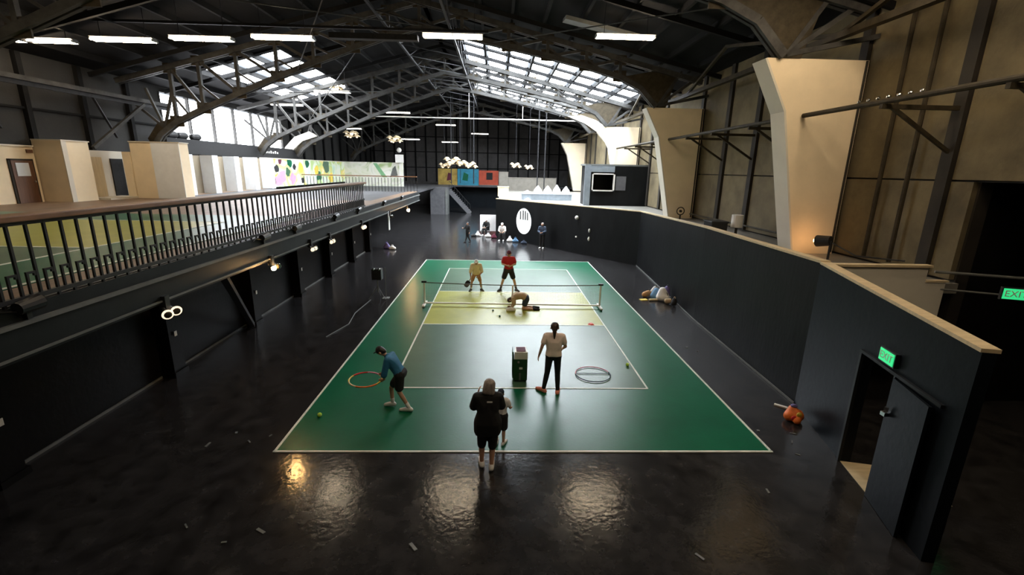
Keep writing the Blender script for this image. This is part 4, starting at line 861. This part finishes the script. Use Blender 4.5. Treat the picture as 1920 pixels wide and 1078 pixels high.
# ================================================================== PEOPLE
def lerp(a, b, t): return a+(b-a)*t
def person(label, base, Ht, face, over=None, lean=0.0, skin='skin', shirt=('cloth_red', .6, .02), pants=('cloth_black', .55, .02), shoes='shoe_white', socks=None,
           hair=('hair_brown', 'short'), hat=None, long_shirt=None, vox=.012, fingers=True, drop=0.0, detail=True):
    """joints are given in the person's own frame: x to the person's right, y forward, z up (metres at 1.75 m height)"""
    s = Ht/1.75; base = Vector(base); f = Vector((math.cos(face), math.sin(face), 0)); r = Vector((f.y, -f.x, 0)); U = Vector((0, 0, 1))
    J = dict(pel=(0, 0, .95), wai=(0, 0, 1.09), che=(0, 0, 1.30), nec=(0, 0, 1.49), hea=(0, .02, 1.62))
    for sd, k in (('R', 1), ('L', -1)):
        J.update({'sh'+sd: (.185*k, 0, 1.425), 'el'+sd: (.23*k, -.02, 1.15), 'wr'+sd: (.24*k, .06, .90), 'hi'+sd: (.09*k, 0, .92), 'kn'+sd: (.10*k, .02, .50), 'an'+sd: (.10*k, 0, .085), 'to'+sd: (.125*k, .17, .035)})
    up_ = ('wai', 'che', 'nec', 'hea', 'shR', 'shL', 'elR', 'elL', 'wrR', 'wrL')
    for k in list(J):
        x, y, z = J[k]
        if k in up_ and lean:
            dz = z-.95; y, z = y*math.cos(lean)+dz*math.sin(lean), .95+dz*math.cos(lean)-y*math.sin(lean)
        if k not in ('knR', 'knL', 'anR', 'anL', 'toR', 'toL'): z -= drop
        J[k] = (x, y, z)
    J.update(over or {})
    W = {k: base+(r*v[0]+f*v[1]+U*v[2])*s for k, v in J.items()}
    t = thing('person', label, 'person', base)
    rr = lambda q: q*s
    side = (W['hiR']-W['hiL']).normalized(); sside = (W['shR']-W['shL']).normalized()
    def torso(b, g, z_low=None):
        A = [(W['shR']-sside*rr(.03), rr(.062)+g), (W['shL']+sside*rr(.03), rr(.062)+g)]
        Cc = [(W['che']+sside*rr(.085), rr(.095)+g), (W['che']-sside*rr(.085), rr(.095)+g)]
        Wa = [(W['wai']+side*rr(.065), rr(.09)+g), (W['wai']-side*rr(.065), rr(.09)+g)]
        Hi = [(W['pel']+side*rr(.085), rr(.10)+g), (W['pel']-side*rr(.085), rr(.10)+g)]
        b.hull(A+Cc); b.hull(Cc+Wa)
        if z_low is None: b.hull(Wa+Hi)
        else: b.hull(Wa+[(lerp(W['wai'], W['pel'], z_low)+side*rr(.08), rr(.097)+g), (lerp(W['wai'], W['pel'], z_low)-side*rr(.08), rr(.097)+g)])
    hd = W['hea']; up_h = (W['hea']-W['nec']).normalized()
    look = over.get('look') if over else None
    fd = (r*look[0]+f*look[1]+U*look[2]).normalized() if look else (f-up_h*f.dot(up_h)).normalized()
    hr = fd.cross(up_h).normalized()
    b = B(); torso(b, 0)
    b.hull([(W['nec']-up_h*rr(.03), rr(.058)), (lerp(W['nec'], hd, .6), rr(.05))])
    b.hull([(hd+up_h*rr(.025)-fd*rr(.012), rr(.092)), (hd+fd*rr(.035)-up_h*rr(.065), rr(.052)), (hd+fd*rr(.03), rr(.075))])
    b.hull([(hd+fd*rr(.10)-up_h*rr(.005), rr(.012)), (hd+fd*rr(.112)-up_h*rr(.03), rr(.016))])
    for k in (1, -1): b.hull([(hd+hr*rr(.088*k), rr(.016)), (hd+hr*rr(.09*k)-up_h*rr(.035), rr(.013))])
    for sd, k in (('R', 1), ('L', -1)):
        b.hull([(W['sh'+sd], rr(.054)), (W['el'+sd], rr(.041))]); b.hull([(W['el'+sd], rr(.041)), (W['wr'+sd], rr(.027))])
        b.hull([(W['hi'+sd], rr(.088)), (W['kn'+sd], rr(.058))]); b.hull([(W['kn'+sd], rr(.057)), (lerp(W['kn'+sd], W['an'+sd], .35), rr(.056)), (W['an'+sd], rr(.038))])
        fa = (W['to'+sd]-W['an'+sd]); fa.z = 0
        if fa.length < .01: fa = f.copy()
        fa.normalize()
        dn_ = Vector((0, 0, -1)) if 'dn'+sd not in (over or {}) else (r*over['dn'+sd][0]+f*over['dn'+sd][1]+U*over['dn'+sd][2])
        b.hull([(W['an'+sd], rr(.042)), (W['an'+sd]-fa*rr(.04)+dn_*rr(.04), rr(.034)), (W['to'+sd], rr(.03))])
        wv = (W['wr'+sd]-W['el'+sd]).normalized()
        hv = wv
        if over and 'hand'+sd in over: h_ = over['hand'+sd]; hv = (r*h_[0]+f*h_[1]+U*h_[2]).normalized()
        wid = hv.cross(sside if abs(hv.dot(sside)) < .8 else U).normalized(); nrm = wid.cross(hv).normalized()
        w0 = W['wr'+sd]; pm = w0+hv*rr(.085)
        b.hull([(w0, rr(.025)), (pm+wid*rr(.026), rr(.014)), (pm-wid*rr(.026), rr(.014))])
        if fingers:
            for q, L_ in ((-.030, .062), (-.010, .075), (.010, .078), (.030, .068)):
                p0 = pm+wid*rr(q); p1 = p0+hv*rr(L_*.55)+nrm*rr(.008); p2 = p1+hv*rr(L_*.4)+nrm*rr(.022)
                b.hull([(p0, rr(.0095)), (p1, rr(.009))], 1); b.hull([(p1, rr(.009)), (p2, rr(.0075))], 1)
            p0 = w0+hv*rr(.035)+wid*rr(.022); p1 = p0+wid*rr(.03)+hv*rr(.03); p2 = p1+hv*rr(.035)+nrm*rr(.008)
            b.hull([(p0, rr(.013)), (p1, rr(.011))], 1); b.hull([(p1, rr(.010)), (p2, rr(.008))], 1)
        W['pm'+sd] = pm; W['hv'+sd] = hv
    body = remesh(b.obj('body', skin, t), min(vox, .0105) if fingers else vox, 3)
    if detail:
        for k in (1, -1):
            B().ball(hd+fd*rr(.093)+hr*rr(.032*k)+up_h*rr(.012), rr(.012), 2).obj('eye', 'eye_dark', t, True)
        B().hull([(hd+fd*rr(.086)-up_h*rr(.062)+hr*rr(.018), rr(.007)), (hd+fd*rr(.086)-up_h*rr(.062)-hr*rr(.018), rr(.007))], 1).obj('mouth', 'lip', t, True)
    # trousers / shorts
    m, L_, g = pants
    b = B(); b.hull([(W['pel']+side*rr(.085), rr(.104)+g), (W['pel']-side*rr(.085), rr(.104)+g), (lerp(W['pel'], W['wai'], .5)+side*rr(.06), rr(.092)+g*.6), (lerp(W['pel'], W['wai'], .5)-side*rr(.06), rr(.092)+g*.6)])
    for sd in 'RL':
        h, k, a = W['hi'+sd], W['kn'+sd], W['an'+sd]
        if L_ <= 1: b.hull([(h, rr(.09)+g), (lerp(h, k, L_), lerp(rr(.09), rr(.06), L_)+g*1.3)])
        else:
            e = lerp(k, a, L_-1); b.hull([(h, rr(.09)+g), (k, rr(.06)+g)]); b.hull([(k, rr(.06)+g), (lerp(k, a, min(.35, L_-1)), rr(.058)+g), (e, lerp(rr(.056), rr(.042), L_-1)+g)])
    remesh(b.obj('trousers' if L_ > 1 else 'shorts', m, t), vox, 3)
    # shirt
    m, L_, g = shirt
    b = B(); torso(b, g, .75)
    b.hull([(W['nec']-up_h*rr(.035), rr(.06)+g*.5), (W['che'], rr(.07)+g)])
    for sd in 'RL':
        S_, E_, W_ = W['sh'+sd], W['el'+sd], W['wr'+sd]
        if L_ <= 1: b.hull([(S_, rr(.056)+g), (lerp(S_, E_, L_), rr(.048)+g*1.2)])
        else: b.hull([(S_, rr(.056)+g), (E_, rr(.043)+g)]); b.hull([(E_, rr(.043)+g), (lerp(E_, W_, L_-1), rr(.032)+g)])
    if long_shirt:
        e = lerp((W['hiR']+W['hiL'])/2, (W['knR']+W['knL'])/2, long_shirt)
        b.hull([(W['pel']+side*rr(.1), rr(.12)+g), (W['pel']-side*rr(.1), rr(.12)+g), (e+side*rr(.115), rr(.10)+g), (e-side*rr(.115), rr(.10)+g), (W['che'], rr(.1)+g)])
    remesh(b.obj('shirt', m, t), vox, 3)
    # shoes
    for sd in 'RL':
        fa = (W['to'+sd]-W['an'+sd]); fa.z = 0
        if fa.length < .01: fa = f.copy()
        fa.normalize()
        dn_ = Vector((0, 0, -1)) if 'dn'+sd not in (over or {}) else (r*over['dn'+sd][0]+f*over['dn'+sd][1]+U*over['dn'+sd][2])
        heel = W['an'+sd]-fa*rr(.045)+dn_*rr(.04)
        sh = B().hull([(W['an'+sd]+dn_*rr(.010), rr(.054)), (heel, rr(.048)), (W['to'+sd]+fa*rr(.03), rr(.042)), (lerp(heel, W['to'+sd], .55)-dn_*rr(.02), rr(.052))]).obj('shoe', shoes, t, True)
        so = B().hull([(heel+dn_*rr(.028), rr(.022)), (W['to'+sd]+fa*rr(.02)+dn_*rr(.012), rr(.022)), (lerp(heel, W['to'+sd], .6)+dn_*rr(.022)+side*rr(.02), rr(.022))]).obj('sole', 'sole_dark' if shoes != 'cloth_black' else 'sole_dark', sh)
        if socks:
            B().hull([(W['an'+sd], rr(.045)), (lerp(W['an'+sd], W['kn'+sd], .28), rr(.05))]).obj('sock', socks, t, True)
    # hair
    m, st = hair
    if st != 'none':
        b = B(); b.hull([(hd+up_h*rr(.035)-fd*rr(.018), rr(.098)), (hd-fd*rr(.045)-up_h*rr(.03), rr(.070))])
        if st == 'bob': b.hull([(hd+up_h*rr(.03)-fd*rr(.025), rr(.105)), (hd-fd*rr(.05)-up_h*rr(.10)+hr*rr(.055), rr(.055)), (hd-fd*rr(.05)-up_h*rr(.10)-hr*rr(.055), rr(.055))])
        if st == 'tail':
            p0 = hd-fd*rr(.10)+up_h*rr(.03); p1 = p0-fd*rr(.03)-U*rr(.12); p2 = p1-U*rr(.16)
            b.hull([(p0, rr(.035)), (p1, rr(.042))]); b.hull([(p1, rr(.042)), (p2, rr(.018))])
        remesh(b.obj('hair', m, t), vox, 3)
    if hat:
        m, st = hat
        q = B().hull([(hd+up_h*rr(.055)-fd*rr(.012), rr(.094)), (hd+up_h*rr(.04), rr(.096))]).obj('cap' if st == 'cap' else 'hat', m, t, True)
        if st == 'cap': B().hull([(hd+up_h*rr(.045)+fd*rr(.09)+hr*rr(.05), rr(.012)), (hd+up_h*rr(.045)+fd*rr(.09)-hr*rr(.05), rr(.012)), (hd+up_h*rr(.03)+fd*rr(.17), rr(.012))]).obj('brim', m, q)
        else:
            z_ = up_h.to_track_quat('Z', 'Y').to_matrix().to_4x4(); bb = B()
            bmesh.ops.create_cone(bb.bm, cap_ends=True, segments=24, radius1=rr(.19), radius2=rr(.12), depth=rr(.05), matrix=Matrix.Translation(hd+up_h*rr(.035)) @ z_); bb.obj('brim', m, q)
    return t, W
N_, S_, W_, E_ = R(90), R(-90), R(180), 0.0
def paddle(label, grip, d, m='cloth_black', nrm=(0, 1, 0)):
    grip = Vector(grip); d = Vector(d).normalized(); t = thing('paddle', label, 'paddle', grip)
    B().tube(grip-d*.05, grip+d*.10, .016, 8).obj('grip', 'plastic_black', t)
    n_ = Vector(nrm); n_ = (n_-d*n_.dot(d)).normalized(); x = d.cross(n_); b = B()
    c = grip+d*.24
    pts = []
    for i in range(24):
        a = 2*math.pi*i/24; ca, sa = math.cos(a), math.sin(a)
        e = lambda q: math.copysign(abs(q)**.6, q)
        pts.append(c+x*.10*e(ca)+d*.145*e(sa))
    v0 = [b.bm.verts.new(p+n_*.007) for p in pts]; v1 = [b.bm.verts.new(p-n_*.007) for p in pts]
    b.bm.faces.new(v0); b.bm.faces.new(v1[::-1])
    for i in range(24): b.bm.faces.new((v0[i], v1[i], v1[(i+1) % 24], v0[(i+1) % 24]))
    b.obj('blade', m, t)
# woman in black, seen from behind
pw, Wb = person('person with grey bob in long black shirt at the near court line, back to us', (-.72, -9.72, 0), 1.70, N_+.05,
    dict(elR=(.245, .10, 1.17), wrR=(.15, .27, 1.30), elL=(-.25, .08, 1.18), wrL=(-.17, .26, 1.34), handR=(-.3, .3, .8), handL=(.2, .3, .8), hea=(.02, .04, 1.61), anR=(.07, .0, .085), toR=(.09, .17, .035), knR=(.09, .05, .5), anL=(-.10, .10, .085), toL=(-.12, .27, .035), knL=(-.10, .10, .5)),
    shirt=('cloth_black', .85, .028), pants=('cloth_black', 1.12, .025), shoes='shoe_white', hair=('hair_gray', 'bob'), long_shirt=.35)
p = Wb['che']+Vector((.03, -.145, .10)); B().box(p, (.09, .006, .025)).obj('back_print', 'alarm_white', pw)
# child half hidden in front of her
pc, Wc = person('child half hidden beyond the person in black, wearing a grey cap', (-.50, -8.98, 0), 1.14, N_-.3, dict(knL=(-.12, .1, .5), elR=(.27, .05, 1.2), wrR=(.24, .25, 1.1)), shirt=('cloth_white', .5, .02), pants=('cloth_black', .8, .03), shoes='shoe_white', hair=('hair_black', 'short'), hat=('cloth_navy', 'cap'), fingers=True)
# girl
pg, Wg = person('girl with ponytail, pale pink shirt and black leggings, back to us', (.72, -6.92, 0), 1.74, N_-.12,
    dict(anL=(-.20, .02, .085), toL=(-.33, .12, .035), knL=(-.13, .03, .5), hiL=(-.09, 0, .92), anR=(.13, -.02, .085), toR=(.15, .14, .035), knR=(.11, .02, .5), elL=(-.27, -.04, 1.17), wrL=(-.33, .02, .93), elR=(.26, .02, 1.18), wrR=(.20, .20, 1.05), hea=(.0, .03, 1.62)),
    shirt=('cloth_pink', .6, .018), pants=('cloth_black', 1.93, .006), shoes='shoe_pink', hair=('hair_brown', 'tail'))
# boy leaning, running to the left
pb, Wq = person('boy in blue top and black shorts leaning left with a hoop', (-2.60, -7.68, 0), 1.53, W_-.12,
    dict(anR=(.08, .26, .12), toR=(.08, .42, .05), knR=(.09, .28, .52), anL=(-.10, -.22, .10), toL=(-.10, -.03, .04), knL=(-.10, .02, .52), elR=(.22, .40, 1.02), wrR=(.12, .44, .88), handR=(-.1, .9, -.2), elL=(-.24, .32, 1.0), wrL=(-.18, .34, .86), handL=(0, .9, -.2), hea=(0, .46, 1.50), nec=(0, .34, 1.41), look=(0, .9, -.45)),
    lean=.55, skin='skin', shirt=('cloth_blue', 1.0, .022), pants=('cloth_black', .72, .03), shoes='shoe_white', hair=('hair_black', 'short'), hat=('cloth_black', 'cap'), socks='shoe_white')
t = thing('hand_hoop', 'yellow and red hoop held out by the boy', 'hoop', (-3.31, -7.7, .70)); hc = (-3.33, -7.72, .71); hn = (.03, -.03, 1)
for k, (a0, a1, m) in enumerate([(0, .9, 'pink_plastic'), (.9, 1.9, 'red_plastic'), (1.9, 2.8, 'yellow'), (2.8, 3.6, 'cloth_cream'), (3.6, 4.9, 'orange'), (4.9, 5.7, 'yellow'), (5.7, 6.2832, 'cloth_cream')]):
    B().torus(hc, .33, .017, hn, 14, 8, a0, a1).obj('hoop_segment', m, t, True)
# two players behind the net
pr, Wr = person('player in red polo and black shorts standing wide, facing us', (-.10, 2.3, 0), 1.80, S_,
    dict(anR=(.33, 0, .085), toR=(.42, .14, .035), knR=(.22, .04, .50), anL=(-.33, 0, .085), toL=(-.42, .14, .035), knL=(-.22, .04, .50), elR=(.27, .04, 1.16), wrR=(.08, .24, 1.13), elL=(-.27, .04, 1.16), wrL=(-.08, .25, 1.12), handR=(-.7, .6, .1), handL=(.7, .6, 0)),
    drop=.04, shirt=('cloth_red', .62, .028), pants=('cloth_black', .72, .032), shoes='cloth_black', socks='cloth_black', hair=('hair_black', 'short'), hat=('maroon', 'cap'))
ph, Wh = person('player in white hat and cream top crouching with black paddle, facing us', (-1.47, 2.28, 0), 1.62, S_+.05,
    dict(anR=(.24, 0, .085), toR=(.30, .16, .035), knR=(.20, .20, .48), anL=(-.24, -.03, .085), toL=(-.32, .12, .035), knL=(-.19, .18, .48), elR=(.27, .22, .92), wrR=(.24, .34, .72), elL=(-.26, .22, .93), wrL=(-.10, .42, .80), handR=(.3, .4, -.9), hea=(0, .30, 1.40), nec=(0, .22, 1.30), look=(0, 1, -.05)),
    lean=.38, drop=.14, skin='skin_tan', shirt=('cloth_cream', .9, .022), pants=('cloth_tan', .8, .012), shoes='cloth_black', socks='shoe_white', hair=('hair_brown', 'short'), hat=('cloth_white', 'cap'))
paddle('black paddle held low by the crouching player', Wh['pmR'], (-.35, -.1, -.55))
# kneeling person
pk, Wk = person('person kneeling on hands and knees on the court, beige shirt', (.30, -.30, 0), 1.68, W_-.05,
    dict(pel=(0, -.20, .46), wai=(0, -.06, .55), che=(0, .16, .53), nec=(0, .33, .44), hea=(0, .42, .36), look=(0, .5, -.9), hiR=(.09, -.22, .42), hiL=(-.09, -.22, .42), knR=(.12, -.12, .07), knL=(-.12, -.10, .07), anR=(.12, -.52, .06), anL=(-.14, -.52, .06), toR=(.12, -.68, .05), toL=(-.16, -.68, .05), dnR=(0, -.6, .2), dnL=(0, -.6, .2),
         shR=(.18, .28, .47), shL=(-.18, .28, .47), elR=(.24, .30, .24), elL=(-.24, .26, .24), wrR=(.16, .36, .06), wrL=(-.14, .32, .06), handR=(0, .95, -.1), handL=(0, .95, -.1)),
    skin='skin', shirt=('cloth_beige', .8, .035), pants=('cloth_navy', .5, .03), shoes='cloth_black', hair=('hair_brown', 'short'))
t = thing('white_ball_bag', 'white bag on the court under the kneeling person', 'bag', (-.12, -.62, 0)); o = B().hull([((-.2, -.62, .07), .065), ((.05, -.62, .07), .065), ((-.08, -.6, .13), .05)]).obj('body', 'cloth_white', t); remesh(o, .02, 3); B().torus((-.08, -.6, .17), .05, .01, (1, 0, 0), 16, 6).obj('handle', 'cloth_white', t)
# people at the far end
person('small child in black walking at the far left of the group', (-2.68, 15.6, 0), 1.42, W_+.9, dict(anR=(.09, .2, .085), toR=(.1, .36, .035), anL=(-.1, -.2, .1), toL=(-.1, -.05, .04), elR=(.26, .1, 1.2), wrR=(.2, .35, 1.25)), shirt=('cloth_black', 1.8, .02), pants=('cloth_black', 1.9, .015), shoes='cloth_black', hair=('hair_black', 'short'), vox=.016, fingers=True)
SIT = dict(hiR=(.09, 0, .50), hiL=(-.09, 0, .50), pel=(0, 0, .52), wai=(0, .02, .66), che=(0, .08, .86), nec=(0, .13, 1.04), hea=(0, .17, 1.17), shR=(.18, .11, .98), shL=(-.18, .11, .98), elR=(.24, .2, .74), elL=(-.24, .2, .74), wrR=(.12, .40, .66), wrL=(-.12, .40, .66), knR=(.14, .42, .50), knL=(-.14, .42, .50), anR=(.14, .42, .085), anL=(-.14, .42, .085), toR=(.16, .58, .035), toL=(-.16, .58, .035))
person('seated person in dark clothes and white hat by the white board', (-1.40, 19.3, 0), 1.75, S_-.5, SIT, shirt=('cloth_black', 1.8, .03), pants=('cloth_black', 1.9, .02), shoes='shoe_white', hair=('hair_gray', 'short'), hat=('cloth_white', 'cap'), vox=.016, fingers=True)
person('seated person in white top and black trousers beside the oval', (-.22, 16.75, 0), 1.75, S_-.2, SIT, shirt=('cloth_white', 1.2, .03), pants=('cloth_black', 1.9, .02), shoes='shoe_white', hair=('hair_gray', 'short'), hat=('cloth_white', 'cap'), vox=.016, fingers=True)
person('person in navy jacket standing in front of the black partition', (2.36, 13.4, 0), 1.72, S_-.35, dict(elR=(.25, .08, 1.16), wrR=(.1, .26, 1.1), elL=(-.25, .08, 1.16), wrL=(-.1, .26, 1.12)), shirt=('cloth_navy', 1.9, .03), pants=('cloth_black', 1.93, .02), shoes='shoe_white', hair=('hair_gray', 'short'), vox=.016, fingers=True)
for k, (x, y, a, lab) in enumerate([(-1.40, 19.35, -.5, 'folding chair under the seated person in dark clothes'), (-.22, 16.8, -.2, 'folding chair under the seated person in white')]):
    t = thing('folding_chair', lab, 'chair', (x, y, 0), 'folding chairs at the far end')
    B().box((x, y, .395), (.42, .42, .04)).obj('seat', 'plastic_black', t); B().box((x, y+.24, .72), (.42, .04, .3)).obj('backrest', 'plastic_black', t)
    for sx in (-.18, .18):
        for sy in (-.18, .22): B().tube((x+sx, y+sy, 0), (x+sx, y+sy, .4 if sy < 0 else .75), .015, 6).obj('leg', 'trim_gray', t)
t = thing('white_board', 'white display board behind the seated people', 'board', (-1.5, 20.3, 0)); B().box((-1.25, 20.3, .85), (1.5, .05, 1.3)).obj('panel', 'cloth_white', t); 
for x in (-1.9, -.6): B().mm((x-.03, 20.2, 0), (x+.03, 20.4, .3)).obj('foot', 'trim_gray', t)
for k, (x, y, h, m, lab) in enumerate([(-2.1, 18.6, .35, 'cloth_white', 'white bag left of the seated group'), (-2.4, 18.3, .2, 'cloth_black', 'flat black bag on the floor at the far left of the group'), (-.85, 17.6, .35, 'maroon', 'maroon bag between the seated people'), (-1.3, 18.2, .28, 'cloth_white', 'white bag in front of the person in dark clothes'), (.3, 16.1, .35, 'cloth_white', 'white bag with red print below the oval'), (.7, 15.85, .3, 'rag_blue', 'pale teal bag below the oval'), (1.25, 15.1, .25, 'cloth_navy', 'small dark bag right below the oval'), (-7.6, 12.4, .4, 'cloth_purple', 'bluish bag at the end of the under-deck wall'), (-7.2, 12.1, .25, 'cloth_white', 'white bag at the end of the under-deck wall')]):
    t = thing('floor_bag', lab, 'bag', (x, y, 0), 'bags around the seated group')
    o = B().hull([((x-.15, y, .09), .09), ((x+.15, y, .09), .09), ((x, y, h-.06), .08)]).obj('body', m, t); remesh(o, .03, 3); B().torus((x, y, h), .07, .012, (0, 1, 0), 14, 6).obj('handle', m, t)
